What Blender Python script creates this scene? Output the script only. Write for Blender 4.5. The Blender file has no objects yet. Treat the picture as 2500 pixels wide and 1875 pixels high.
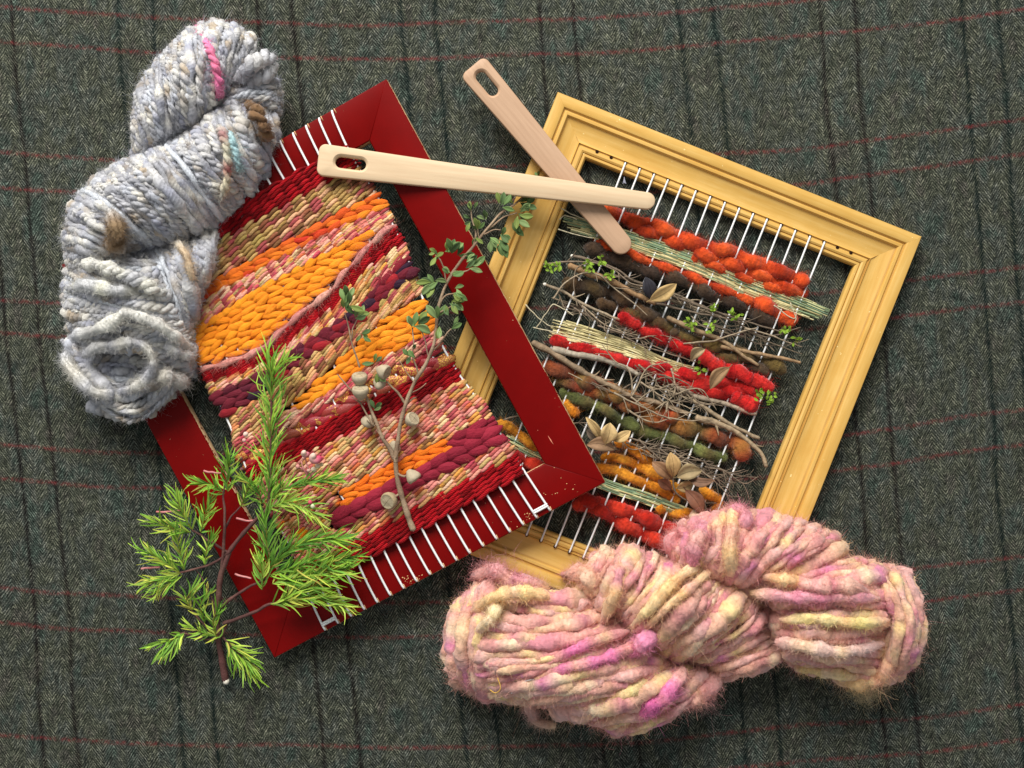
import bpy, math
import numpy as np
from mathutils import Vector

R = np.random.default_rng(7)
scn = bpy.context.scene
COL = scn.collection

# ------------------------------------------------------------------ camera, light, exposure
K = 0.00028          # metres of table per photo pixel (photo is 2500 x 1875)
D = 0.80             # camera height over the cloth
cam = bpy.data.cameras.new('camera'); camo = bpy.data.objects.new('camera', cam); COL.objects.link(camo)
camo.location = (0, 0, D); camo.rotation_euler = (0, 0, 0)
cam.sensor_width = 36.0; cam.lens = 36.0 * D / (2500 * K)
cam.clip_start = 0.01; cam.clip_end = 50
scn.camera = camo

world = bpy.data.worlds.new('World'); scn.world = world; world.use_nodes = True
bg = world.node_tree.nodes['Background']
bg.inputs[0].default_value = (0.93, 0.97, 1.0, 1); bg.inputs[1].default_value = 0.30

def area(name, loc, target, sx, sy, power, color):
    l = bpy.data.lights.new(name, 'AREA'); l.shape = 'RECTANGLE'; l.size = sx; l.size_y = sy
    l.energy = power; l.color = color
    o = bpy.data.objects.new(name, l); COL.objects.link(o); o.location = loc
    o.rotation_euler = (Vector(target) - Vector(loc)).to_track_quat('-Z', 'Y').to_euler()
    return o
area('window_light', (-0.45, 1.75, 1.45), (0, 0, 0), 1.5, 1.1, 84, (1.0, 0.975, 0.94))

scn.view_settings.view_transform = 'Standard'; scn.view_settings.look = 'None'
scn.view_settings.exposure = 0.25; scn.view_settings.gamma = 1.0
scn.view_settings.use_curve_mapping = False
scn.cycles.max_bounces = 6; scn.cycles.diffuse_bounces = 3; scn.cycles.glossy_bounces = 2
scn.cycles.transparent_max_bounces = 6

# ------------------------------------------------------------------ helpers
def W(px, py=None, z=0.0):
    """photo pixel + height in mm -> point on the table, metres"""
    if py is None:
        a = np.asarray(px, float); px, py = a[..., 0], a[..., 1]
    px = np.asarray(px, float); py = np.asarray(py, float)
    zz = np.asarray(z, float) * 0.001 + px * 0
    s = K * (D - zz) / D
    return np.stack([(px - 1250) * s, -(py - 937.5) * s, zz], -1)

def lin(c):
    c = np.asarray(c, float) / 255.0
    return np.where(c <= 0.04045, c / 12.92, ((c + 0.055) / 1.055) ** 2.4)

def nrm(v):
    return v / np.maximum(np.linalg.norm(v, axis=-1, keepdims=True), 1e-12)

def smooth_poly(pts, n):
    """Catmull-Rom through pts, n samples spaced evenly by length"""
    p = np.asarray(pts, float)
    if len(p) == 2:
        t = np.linspace(0, 1, n)[:, None]; return p[0] * (1 - t) + p[1] * t
    P = np.vstack([2 * p[0] - p[1], p, 2 * p[-1] - p[-2]])
    out = []
    for i in range(1, len(P) - 2):
        t = np.linspace(0, 1, 16, endpoint=False)[:, None]
        a, b, c, d = P[i - 1], P[i], P[i + 1], P[i + 2]
        out.append(0.5 * ((2 * b) + (c - a) * t + (2 * a - 5 * b + 4 * c - d) * t ** 2 + (3 * b - a - 3 * c + d) * t ** 3))
    out.append(p[-1:]); q = np.vstack(out)
    s = np.r_[0, np.cumsum(np.linalg.norm(np.diff(q[:, :min(3, q.shape[1])], axis=0), axis=1))]
    u = np.linspace(0, s[-1], n)
    return np.stack([np.interp(u, s, q[:, k]) for k in range(q.shape[1])], -1)

def plen(pts):
    p = np.asarray(pts, float)[:, :2]
    return np.linalg.norm(np.diff(p, axis=0), axis=1).sum()

def wob(n, step, lo=-1, hi=1):
    """smooth 1-d noise, n samples, one knot every step samples"""
    m = max(3, int(n / max(step, 1)) + 3)
    k = R.uniform(lo, hi, m); x = np.linspace(0, m - 1.001, n); i = x.astype(int); f = x - i
    f = f * f * (3 - 2 * f)
    return k[i] * (1 - f) + k[np.minimum(i + 1, m - 1)] * f

class MB:
    def __init__(s): s.v = []; s.f3 = []; s.f4 = []; s.c = []; s.uv = []; s.n = 0
    def add(s, v, quads=None, tris=None, col=(1, 1, 1), uv=None):
        v = np.asarray(v, float).reshape(-1, 3); m = len(v)
        s.v.append(v)
        c = np.asarray(col, float)
        if c.ndim == 1: c = np.tile(c, (m, 1))
        s.c.append(c)
        s.uv.append(np.zeros((m, 2)) if uv is None else np.asarray(uv, float).reshape(-1, 2))
        if quads is not None and len(quads): s.f4.append(np.asarray(quads, int) + s.n)
        if tris is not None and len(tris): s.f3.append(np.asarray(tris, int) + s.n)
        s.n += m
    def tube(s, P, r, col, sides=8, cap=True, flat=1.0, fold=None, roll=0.0, jit=0.0, u0=0.0, cj=0.0):
        P = np.asarray(P, float); n = len(P)
        if n < 3:
            P = np.stack([np.interp(np.linspace(0, n - 1, 3), np.arange(n), P[:, k]) for k in range(3)], -1); n = 3
        r = np.broadcast_to(np.asarray(r, float), (n,)) if np.ndim(r) < 1 or len(np.atleast_1d(r)) == n else np.interp(np.linspace(0, 1, n), np.linspace(0, 1, len(r)), r)
        T = nrm(np.gradient(P, axis=0))
        up = np.tile([0, 0, 1.0], (n, 1)); bad = np.abs(T[:, 2]) > 0.95
        S = np.cross(T, up); S[bad] = np.cross(T[bad], [1.0, 0, 0]); S = nrm(S)
        for i in range(1, n):
            if np.dot(S[i], S[i - 1]) < 0: S[i] = -S[i]
        N = np.cross(S, T)
        th = np.linspace(0, 2 * np.pi, sides, endpoint=False)[None, :] + (roll if np.ndim(roll) == 0 else np.asarray(roll)[:, None])
        rr = r[:, None] * np.ones((1, sides))
        if fold is not None: rr = rr * fold(np.arange(n)[:, None], th)
        if jit: rr = rr * (1 + R.normal(0, jit, rr.shape))
        V = P[:, None, :] + (np.cos(th) * rr)[..., None] * S[:, None, :] + (np.sin(th) * rr * flat)[..., None] * N[:, None, :]
        L = np.r_[0, np.cumsum(np.linalg.norm(np.diff(P, axis=0), axis=1))] / K + u0
        uv = np.stack([np.tile(L[:, None], (1, sides)), np.tile(np.linspace(0, 1, sides, endpoint=False)[None, :], (n, 1))], -1)
        c = np.asarray(col, float)
        if c.ndim == 1: c = np.tile(c, (n, 1))
        if len(c) != n: c = np.stack([np.interp(np.linspace(0, 1, n), np.linspace(0, 1, len(c)), c[:, k]) for k in range(3)], -1)
        cc = np.repeat(c, sides, 0)
        if cj: cc = np.clip(cc * (1 + R.normal(0, cj, (len(cc), 1))), 0, 1)
        i = np.arange(n - 1)[:, None] * sides; j = np.arange(sides)[None, :]; j2 = (j + 1) % sides
        q = np.stack([i + j, i + j2, i + sides + j2, i + sides + j], -1).reshape(-1, 4)
        vv = V.reshape(-1, 3); tr = None; uvv = uv.reshape(-1, 2)
        if cap:
            a = P[0] - T[0] * r[0] * 0.5; b = P[-1] + T[-1] * r[-1] * 0.5
            vv = np.vstack([vv, a, b]); cc = np.vstack([cc, c[0], c[-1]]); uvv = np.vstack([uvv, uvv[0], uvv[-1]])
            m = n * sides; jj = np.arange(sides); j3 = (jj + 1) % sides
            tr = np.vstack([np.stack([np.full(sides, m), j3, jj], -1),
                            np.stack([np.full(sides, m + 1), (n - 1) * sides + jj, (n - 1) * sides + j3], -1)])
        s.add(vv, q, tr, cc, uvv)
        return V, N, S, c
    def box(s, lo, hi, col=(1, 1, 1), M=None):
        x0, y0, z0 = lo; x1, y1, z1 = hi
        v = np.array([[x0, y0, z0], [x1, y0, z0], [x1, y1, z0], [x0, y1, z0], [x0, y0, z1], [x1, y0, z1], [x1, y1, z1], [x0, y1, z1]], float)
        if M is not None: v = M(v)
        s.add(v, [[0, 3, 2, 1], [4, 5, 6, 7], [0, 1, 5, 4], [1, 2, 6, 5], [2, 3, 7, 6], [3, 0, 4, 7]], None, col)
    def build(s, name, mat, parent=None, smooth=True):
        v = np.vstack(s.v); c = np.vstack(s.c); uv = np.vstack(s.uv)
        f4 = np.vstack(s.f4) if s.f4 else np.zeros((0, 4), int)
        f3 = np.vstack(s.f3) if s.f3 else np.zeros((0, 3), int)
        off = np.zeros(3)
        if parent is not None:
            off = np.array(parent.get('_o', (0, 0, 0)), float)
        me = bpy.data.meshes.new(name)
        nl = len(f4) * 4 + len(f3) * 3; npoly = len(f4) + len(f3)
        me.vertices.add(len(v)); me.vertices.foreach_set('co', (v - off).astype(np.float32).ravel())
        me.loops.add(nl); me.polygons.add(npoly)
        li = np.r_[f4.ravel(), f3.ravel()].astype(np.int32)
        me.loops.foreach_set('vertex_index', li)
        st = np.r_[np.arange(len(f4)) * 4, len(f4) * 4 + np.arange(len(f3)) * 3].astype(np.int32)
        me.polygons.foreach_set('loop_start', st)
        me.update(calc_edges=True); me.validate()
        a = me.color_attributes.new('Col', 'FLOAT_COLOR', 'POINT')
        a.data.foreach_set('color', np.c_[c, np.ones(len(c))].astype(np.float32).ravel())
        u = me.uv_layers.new(name='UVMap')
        u.data.foreach_set('uv', uv[li].astype(np.float32).ravel())
        if smooth: me.polygons.foreach_set('use_smooth', np.ones(npoly, bool))
        me.materials.append(mat)
        o = bpy.data.objects.new(name, me); COL.objects.link(o)
        if parent is not None: o.parent = parent
        return o

def empty(name, loc, label, cat):
    o = bpy.data.objects.new(name, None); COL.objects.link(o); o.location = loc; o.empty_display_size = 0.02
    o['label'] = label; o['category'] = cat
    ORIG[name] = np.array(loc, float)
    return o
ORIG = {}
_old_build = MB.build
def _build(s, name, mat, parent=None, smooth=True):
    o = _old_build(s, name, mat, None, smooth)
    if parent is not None:
        o.parent = parent
        # vertices are in world space: cancel the offset of the (unrotated) ancestors
        p = parent; off = np.zeros(3)
        while p is not None: off += np.array(p.location); p = p.parent
        o.location = tuple(-off)
    return o
MB.build = _build

def fuzz(mb, P, N, C, n, length, width, curl=0.9, flat=0.0, segs=2):
    """n loose fibres rooted at random samples of (P, N, C)"""
    idx = R.integers(0, len(P), n); p = P[idx]; d = nrm(N[idx] + R.normal(0, 0.75, (n, 3)))
    d[:, 2] *= (1 - flat); d = nrm(d)
    L = length * R.uniform(0.35, 1.0, n) ** 1.4 * (1 + 0.9 * (R.random(n) > 0.94))
    ax = nrm(R.normal(0, 1, (n, 3)))
    side = nrm(np.cross(d, nrm(R.normal(0, 1, (n, 3)))))
    pts = [p]; cur = d; bend = curl * R.uniform(-1, 1, n) / segs * 2.2
    for k in range(segs):
        cur = nrm(cur + np.cross(ax, cur) * bend[:, None] + R.normal(0, 0.16, (n, 3)))
        pts.append(pts[-1] + cur * (L / segs)[:, None])
    P2 = np.stack(pts, 1)
    wd = width * np.linspace(1, 0.35, segs + 1)[None, :, None] * R.uniform(.7, 1.3, (n, 1, 1))
    V = np.stack([P2 - side[:, None] * wd / 2, P2 + side[:, None] * wd / 2], 2)
    m = (segs + 1) * 2
    base = np.arange(n)[:, None, None] * m
    k = np.arange(segs)[None, :, None] * 2
    q = (base + k + np.array([0, 1, 3, 2])[None, None, :]).reshape(-1, 4)
    c = np.repeat(np.clip(C[idx] * R.uniform(0.9, 1.12, (n, 1)), 0, 1), m, 0)
    mb.add(V.reshape(-1, 3), q, None, c)

# ------------------------------------------------------------------ materials
def mat(name):
    m = bpy.data.materials.new(name); m.use_nodes = True
    return m, m.node_tree, m.node_tree.nodes['Principled BSDF']
def node(nt, t, **kw):
    n = nt.nodes.new(t)
    for k, v in kw.items(): setattr(n, k, v)
    return n
def mth(nt, op, a, b=None, c=None, clamp=False):
    n = nt.nodes.new('ShaderNodeMath'); n.operation = op; n.use_clamp = clamp
    for i, x in enumerate((a, b, c)):
        if x is None: continue
        if isinstance(x, (int, float)): n.inputs[i].default_value = x
        else: nt.links.new(x, n.inputs[i])
    return n.outputs[0]
def mixc(nt, f, a, b, mode='MIX'):
    n = nt.nodes.new('ShaderNodeMix'); n.data_type = 'RGBA'; n.blend_type = mode
    for sock, x in ((n.inputs['Factor'], f), (n.inputs[6], a), (n.inputs[7], b)):
        if isinstance(x, (int, float)): sock.default_value = x
        elif isinstance(x, (tuple, list, np.ndarray)): sock.default_value = tuple(x)[:3] + (1,)
        else: nt.links.new(x, sock)
    return n.outputs[2]
def ramp(nt, f, stops):
    n = nt.nodes.new('ShaderNodeValToRGB'); e = n.color_ramp.elements
    while len(e) < len(stops): e.new(0.5)
    for el, (p, c) in zip(e, stops):
        el.position = p; el.color = (*(c if not np.isscalar(c) else (c, c, c)), 1)
    nt.links.new(f, n.inputs[0]); return n.outputs[0]
def noise(nt, vec, scale, detail=3, rough=0.55):
    n = nt.nodes.new('ShaderNodeTexNoise'); n.inputs['Scale'].default_value = scale
    n.inputs['Detail'].default_value = detail; n.inputs['Roughness'].default_value = rough
    if vec is not None: nt.links.new(vec, n.inputs['Vector'])
    return n.outputs['Fac']
def mapping(nt, vec, scale=(1, 1, 1), rot=(0, 0, 0), loc=(0, 0, 0)):
    n = nt.nodes.new('ShaderNodeMapping'); n.inputs['Scale'].default_value = scale
    n.inputs['Rotation'].default_value = rot; n.inputs['Location'].default_value = loc
    nt.links.new(vec, n.inputs['Vector']); return n.outputs[0]
def bump(nt, h, strength, dist, bs):
    n = nt.nodes.new('ShaderNodeBump'); n.inputs['Strength'].default_value = strength; n.inputs['Distance'].default_value = dist
    nt.links.new(h, n.inputs['Height']); nt.links.new(n.outputs[0], bs.inputs['Normal'])

def fibre_mat(name, rough=0.9, sheen=0.25, twist=0.0, pitch=14.0, fib=1.0, bstr=0.6, spec=0.15, var=0.35):
    """dyed fibre: colour from the yarn's own dye, streaks along the thread, optional ply twist"""
    m, nt, b = mat(name)
    col = node(nt, 'ShaderNodeVertexColor', layer_name='Col').outputs[0]
    uv = node(nt, 'ShaderNodeUVMap').outputs[0]
    st = noise(nt, mapping(nt, uv, (0.06, 7.0 * fib, 1)), 1.0, 4, 0.6)
    obj = node(nt, 'ShaderNodeTexCoord').outputs['Object']
    gr = noise(nt, obj, 520.0, 5, 0.7)
    h = mth(nt, 'ADD', mth(nt, 'MULTIPLY', st, 0.6), mth(nt, 'MULTIPLY', gr, 0.6))
    if twist > 0:
        sp = node(nt, 'ShaderNodeSeparateXYZ'); nt.links.new(uv, sp.inputs[0])
        ph = mth(nt, 'ADD', mth(nt, 'MULTIPLY', sp.outputs[0], 2 * math.pi / pitch), mth(nt, 'MULTIPLY', sp.outputs[1], 2 * math.pi * 2))
        tw = mth(nt, 'ABSOLUTE', mth(nt, 'SINE', ph))
        h = mth(nt, 'ADD', h, mth(nt, 'MULTIPLY', tw, twist))
    f = mth(nt, 'ADD', mth(nt, 'MULTIPLY', mth(nt, 'SUBTRACT', mth(nt, 'ADD', mth(nt, 'MULTIPLY', st, 0.5), mth(nt, 'MULTIPLY', gr, 0.5)), 0.5), var * 4), 1.0)
    c2 = node(nt, 'ShaderNodeVectorMath', operation='SCALE'); nt.links.new(col, c2.inputs[0]); nt.links.new(f, c2.inputs['Scale'])
    nt.links.new(c2.outputs[0], b.inputs['Base Color'])
    b.inputs['Roughness'].default_value = rough; b.inputs['Specular IOR Level'].default_value = spec
    b.inputs['Sheen Weight'].default_value = sheen; b.inputs['Sheen Roughness'].default_value = 0.5
    bump(nt, h, bstr, 0.0012, b)
    return m

def plain_mat(name, rough=0.6, spec=0.3, var=0.15, scale=300, bstr=0.2, dist=0.0004, sheen=0.0, trans=0.0):
    m, nt, b = mat(name)
    col = node(nt, 'ShaderNodeVertexColor', layer_name='Col').outputs[0]
    obj = node(nt, 'ShaderNodeTexCoord').outputs['Object']
    g = noise(nt, obj, scale, 4, 0.6)
    f = mth(nt, 'ADD', mth(nt, 'MULTIPLY', mth(nt, 'SUBTRACT', g, 0.5), var * 3), 1.0)
    c2 = node(nt, 'ShaderNodeVectorMath', operation='SCALE'); nt.links.new(col, c2.inputs[0]); nt.links.new(f, c2.inputs['Scale'])
    nt.links.new(c2.outputs[0], b.inputs['Base Color'])
    b.inputs['Roughness'].default_value = rough; b.inputs['Specular IOR Level'].default_value = spec
    b.inputs['Sheen Weight'].default_value = sheen
    if trans > 0: b.inputs['Subsurface Weight'].default_value = 0.0
    bump(nt, g, bstr, dist, b)
    return m

M_wool = fibre_mat('dyed_wool', 0.95, 0.25, 0.0, fib=1.3, bstr=1.0, spec=0.05, var=0.36)
M_grey = fibre_mat('grey_art_yarn', 0.9, 0.25, 0.15, 16, bstr=0.8, spec=0.08, var=0.28)
M_yarn = fibre_mat('variegated_yarn', 0.7, 0.05, 0.12, 15, bstr=0.7, spec=0.15, var=0.3)
M_crim = fibre_mat('crimson_yarn', 0.8, 0.04, 0.6, 8, bstr=0.8, spec=0.08, var=0.4)
M_silk = fibre_mat('silk_strip', 0.7, 0.06, 0.0, fib=2.2, bstr=0.9, spec=0.18, var=0.16)
M_fuzz = plain_mat('loose_fibre', 0.9, 0.1, 0.0, sheen=0.2, bstr=0.0)
M_string = fibre_mat('white_cotton_string', 0.9, 0.3, 0.5, 7, bstr=0.35, spec=0.05, var=0.10)
M_leaf = plain_mat('green_leaf', 0.6, 0.15, 0.16, 220, 0.15)
def add_translucent(m, f):
    nt = m.node_tree; b = nt.nodes['Principled BSDF']; out = nt.nodes['Material Output']
    t = nt.nodes.new('ShaderNodeBsdfTranslucent'); mx = nt.nodes.new('ShaderNodeMixShader'); mx.inputs[0].default_value = f
    nt.links.new(b.inputs['Base Color'].links[0].from_socket, t.inputs[0])
    nt.links.new(b.outputs[0], mx.inputs[1]); nt.links.new(t.outputs[0], mx.inputs[2]); nt.links.new(mx.outputs[0], out.inputs[0])
add_translucent(M_leaf, .14)
add_translucent(M_fuzz, .35)
M_dry = plain_mat('dry_plant', 0.7, 0.25, 0.28, 350, 0.5, 0.0006)
M_bark = plain_mat('bark', 0.8, 0.2, 0.35, 700, 0.7, 0.0006)

# gold-printed silk for the brocade strips
def brocade():
    m, nt, b = mat('gold_brocade')
    col = node(nt, 'ShaderNodeVertexColor', layer_name='Col').outputs[0]
    obj = node(nt, 'ShaderNodeTexCoord').outputs['Object']
    n1 = noise(nt, obj, 90.0, 2); n2 = noise(nt, obj, 1300.0, 2)
    g = mth(nt, 'MULTIPLY', mth(nt, 'GREATER_THAN', n1, 0.54), mth(nt, 'GREATER_THAN', n2, 0.5))
    nt.links.new(mixc(nt, g, col, tuple(lin((204, 156, 66)))), b.inputs['Base Color'])
    nt.links.new(mth(nt, 'MULTIPLY', g, 0.4), b.inputs['Metallic'])
    b.inputs['Roughness'].default_value = 0.42
    bump(nt, n2, 0.5, 0.0008, b); return m
M_broc = brocade()

def wood_mat(name, c1, c2, rough=0.55, spec=0.3):
    m, nt, b = mat(name)
    uv = node(nt, 'ShaderNodeUVMap').outputs[0]
    g = noise(nt, mapping(nt, uv, (0.008, 0.16, 1)), 1.0, 5, 0.6)
    g2 = noise(nt, mapping(nt, uv, (0.05, 1.3, 1)), 1.0, 3, 0.6)
    f = mth(nt, 'ADD', mth(nt, 'MULTIPLY', g, 0.75), mth(nt, 'MULTIPLY', g2, 0.25))
    nt.links.new(ramp(nt, f, [(0.36, tuple(lin(c1))), (0.64, tuple(lin(c2)))]), b.inputs['Base Color'])
    b.inputs['Roughness'].default_value = rough; b.inputs['Specular IOR Level'].default_value = spec
    bump(nt, f, 0.12, 0.0005, b)
    return m
M_needle_pale = wood_mat('pale_beech', (203, 175, 140), (211, 186, 151))
M_needle_brown = wood_mat('brown_beech', (176, 142, 113), (188, 154, 124))

def yellow_mat():
    m, nt, b = mat('ochre_stained_wood')
    uv = node(nt, 'ShaderNodeUVMap').outputs[0]
    g = noise(nt, mapping(nt, uv, (0.006, 0.09, 1)), 1.0, 5, 0.6)
    obj = node(nt, 'ShaderNodeTexCoord').outputs['Object']
    n2 = noise(nt, obj, 60, 4)
    f = mth(nt, 'ADD', mth(nt, 'MULTIPLY', g, 0.7), mth(nt, 'MULTIPLY', n2, 0.3))
    c = ramp(nt, f, [(0.33, tuple(lin((198, 152, 72)))), (0.5, tuple(lin((206, 163, 84)))), (0.68, tuple(lin((215, 176, 102))))])
    sv = node(nt, 'ShaderNodeSeparateXYZ'); nt.links.new(uv, sv.inputs[0])
    grime = None
    for d0, w_ in ((31.5, 3.0), (47.0, 3.5), (94.5, 3.0), (111.5, 2.0)):   # old stain settled in the grooves, patchy
        g_ = mth(nt, 'SUBTRACT', 1.0, mth(nt, 'DIVIDE', mth(nt, 'ABSOLUTE', mth(nt, 'SUBTRACT', sv.outputs[1], d0)), w_), clamp=True)
        grime = g_ if grime is None else mth(nt, 'MAXIMUM', grime, g_)
    c = mixc(nt, mth(nt, 'MULTIPLY', grime, mth(nt, 'MULTIPLY', n2, 1.0)), c, tuple(lin((150, 96, 34))))
    sp = noise(nt, obj, 420, 2, 0.4)
    c = mixc(nt, mth(nt, 'GREATER_THAN', sp, 0.765), c, tuple(lin((240, 214, 150))))
    nt.links.new(c, b.inputs['Base Color'])
    b.inputs['Roughness'].default_value = 0.42; b.inputs['Specular IOR Level'].default_value = 0.35
    bump(nt, f, 0.15, 0.0005, b); return m
M_yellow = yellow_mat()

def red_mat():
    m, nt, b = mat('worn_red_paint')
    uv = node(nt, 'ShaderNodeUVMap').outputs[0]        # u along the bar, v from the nearest long edge
    obj = node(nt, 'ShaderNodeTexCoord').outputs['Object']
    sp = node(nt, 'ShaderNodeSeparateXYZ'); nt.links.new(uv, sp.inputs[0])
    n1 = noise(nt, obj, 55, 3); n2 = noise(nt, obj, 380, 4, 0.7); n3 = noise(nt, obj, 700, 2, 0.5)
    base = mixc(nt, n1, tuple(lin((98, 3, 2))), tuple(lin((120, 4, 3))))
    near = mth(nt, 'SUBTRACT', 1.0, mth(nt, 'DIVIDE', sp.outputs[1], 3.2), clamp=True)
    chip = mth(nt, 'GREATER_THAN', mth(nt, 'MULTIPLY', near, mth(nt, 'ADD', mth(nt, 'MULTIPLY', n1, 0.9), n2)), 0.86)
    speck = mth(nt, 'GREATER_THAN', mth(nt, 'ADD', n3, mth(nt, 'MULTIPLY', n1, 0.25)), 0.925)
    w = mth(nt, 'MAXIMUM', chip, speck)
    nt.links.new(mixc(nt, w, base, tuple(lin((222, 184, 140)))), b.inputs['Base Color'])
    b.inputs['Roughness'].default_value = 0.38; b.inputs['Specular IOR Level'].default_value = 0.11
    bump(nt, mth(nt, 'SUBTRACT', mth(nt, 'MULTIPLY', n2, 0.15), w), 0.25, 0.0004, b); return m
M_red = red_mat()
M_dark = plain_mat('dark_slot', 0.9, 0.1, 0.1)

def cloth_mat():
    m, nt, b = mat('herringbone_tweed')
    obj = node(nt, 'ShaderNodeTexCoord').outputs['Object']
    sp = node(nt, 'ShaderNodeSeparateXYZ'); nt.links.new(obj, sp.inputs[0])
    warp = noise(nt, obj, 4.0, 2); warp2 = noise(nt, mapping(nt, obj, (1, 1, 1), loc=(3, 5, 0)), 4.0, 2)
    x = mth(nt, 'ADD', mth(nt, 'MULTIPLY', sp.outputs[0], 1 / K), mth(nt, 'MULTIPLY', mth(nt, 'SUBTRACT', warp, 0.5), 60))
    y = mth(nt, 'ADD', mth(nt, 'MULTIPLY', sp.outputs[1], -1 / K), mth(nt, 'MULTIPLY', mth(nt, 'SUBTRACT', warp2, 0.5), 60))
    px = mth(nt, 'ADD', x, 1250.0); py = mth(nt, 'ADD', y, 937.5)
    xs = mth(nt, 'SUBTRACT', px, mth(nt, 'MULTIPLY', y, 0.088))          # the cloth lies a little skew
    dx = mth(nt, 'SUBTRACT', px, 900.0)
    ys = mth(nt, 'ADD', py, mth(nt, 'MULTIPLY', mth(nt, 'MULTIPLY', dx, dx), 4.4e-5))
    # herringbone twill
    tri = mth(nt, 'PINGPONG', xs, 28.0)
    fl = noise(nt, mapping(nt, obj, (1, 1, 1)), 2600, 3, 0.7)
    v = mth(nt, 'ADD', mth(nt, 'ADD', ys, mth(nt, 'MULTIPLY', tri, 1.45)), mth(nt, 'MULTIPLY', fl, 5.0))
    tw = mth(nt, 'MULTIPLY_ADD', mth(nt, 'SINE', mth(nt, 'MULTIPLY', v, 2 * math.pi / 9.5)), 0.5, 0.5)
    cmb = node(nt, 'ShaderNodeCombineXYZ'); nt.links.new(mth(nt, 'MULTIPLY', v, 0.16), cmb.inputs[0]); nt.links.new(mth(nt, 'MULTIPLY', xs, 0.11), cmb.inputs[1])
    fleck = noise(nt, cmb.outputs[0], 1.0, 3, 0.75)
    fine = noise(nt, obj, 1500, 3, 0.7)
    mid = noise(nt, obj, 170, 3, 0.6)
    t = mth(nt, 'ADD', mth(nt, 'ADD', mth(nt, 'MULTIPLY', tw, 0.10), mth(nt, 'MULTIPLY', fleck, 0.52)), mth(nt, 'ADD', mth(nt, 'MULTIPLY', fine, 0.46), mth(nt, 'MULTIPLY', mid, 0.14)))
    base = ramp(nt, t, [(0.44, tuple(lin((13, 15, 14)))), (0.57, tuple(lin((53, 57, 53)))), (0.67, tuple(lin((98, 101, 94)))), (0.79, tuple(lin((196, 196, 182))))])
    hue = noise(nt, mapping(nt, obj, (1, 0.55, 1)), 75, 3, 0.6)
    tint = ramp(nt, hue, [(0.34, tuple(lin((168, 200, 192)))), (0.45, tuple(lin((206, 208, 203)))), (0.56, tuple(lin((210, 212, 186)))), (0.68, tuple(lin((204, 192, 184))))])
    base = mixc(nt, 0.75, base, tint, 'MULTIPLY')
    # overcheck lines
    def line(coord, off, period, w):
        d = mth(nt, 'PINGPONG', mth(nt, 'SUBTRACT', coord, off), period / 2)
        return mth(nt, 'SUBTRACT', 1.0, mth(nt, 'DIVIDE', mth(nt, 'ABSOLUTE', d), w), clamp=True)
    brk = ramp(nt, noise(nt, mapping(nt, obj, (1, 1, 1), loc=(9, 2, 0)), 320, 2), [(0.38, 0.12), (0.62, 1.0)])
    fbrk = ramp(nt, fine, [(0.3, 0.35), (0.6, 1.0)])
    jit = mth(nt, 'MULTIPLY', mth(nt, 'SUBTRACT', fl, 0.5), 10)
    xj = mth(nt, 'ADD', xs, jit); yj = mth(nt, 'ADD', ys, jit)
    br = mth(nt, 'MAXIMUM', line(xj, 22, 688, 9), line(xj, 106, 688, 9))
    gr = mth(nt, 'MAXIMUM', line(xj, 366, 688, 10), line(xj, 450, 688, 10))
    rd = mth(nt, 'MAXIMUM', line(yj, 51, 356, 8), line(yj, 136, 356, 8))
    dots = ramp(nt, t, [(0.58, 1.0), (0.80, 0.45)])
    base = mixc(nt, mth(nt, 'MULTIPLY', mth(nt, 'MULTIPLY', br, dots), 0.9), base, tuple(lin((20, 14, 15))))
    base = mixc(nt, mth(nt, 'MULTIPLY', mth(nt, 'MULTIPLY', gr, dots), 0.9), base, tuple(lin((9, 24, 23))))
    base = mixc(nt, mth(nt, 'MULTIPLY', mth(nt, 'MULTIPLY', rd, brk), mth(nt, 'MULTIPLY', ramp(nt, fleck, [(0.40, 0.15), (0.56, 1.0)]), 0.85)), base, tuple(lin((120, 42, 46))))
    nt.links.new(base, b.inputs['Base Color'])
    b.inputs['Roughness'].default_value = 0.95; b.inputs['Specular IOR Level'].default_value = 0.08
    b.inputs['Sheen Weight'].default_value = 0.0
    bump(nt, mth(nt, 'ADD', t, mth(nt, 'MULTIPLY', fl, 0.3)), 0.9, 0.0014, b)
    return m
M_cloth = cloth_mat()

# ------------------------------------------------------------------ the cloth
nx, ny = 161, 121
gx, gy = np.meshgrid(np.linspace(-0.75, 0.75, nx), np.linspace(-0.6, 0.6, ny), indexing='xy')
gz = 0.0009 * np.sin(gx * 9 + 1.0) * np.cos(gy * 7) + 0.0006 * np.sin(gx * 17 + gy * 11) - 0.0022
for _x, _y, _a, _w, _h in ((-.5, .2, 1.3, .03, .0016), (.3, .36, .3, .035, .0018), (.45, -.2, 1.1, .04, .0016), (-.2, -.42, .15, .03, .0014), (.62, .1, 1.5, .03, .0014)):
    _d = (gx - _x) * math.sin(_a) - (gy - _y) * math.cos(_a); gz = gz - _h * np.exp(-(_d / _w) ** 2)
mb = MB(); i = np.arange(ny - 1)[:, None] * nx + np.arange(nx - 1)[None, :]
mb.add(np.stack([gx, gy, gz], -1).reshape(-1, 3), np.stack([i, i + 1, i + nx + 1, i + nx], -1).reshape(-1, 4))
cloth = mb.build('tweed_cloth', M_cloth); cloth['kind'] = 'structure'
cloth['label'] = 'dark grey green herringbone tweed cloth with thin red check lines'

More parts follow.
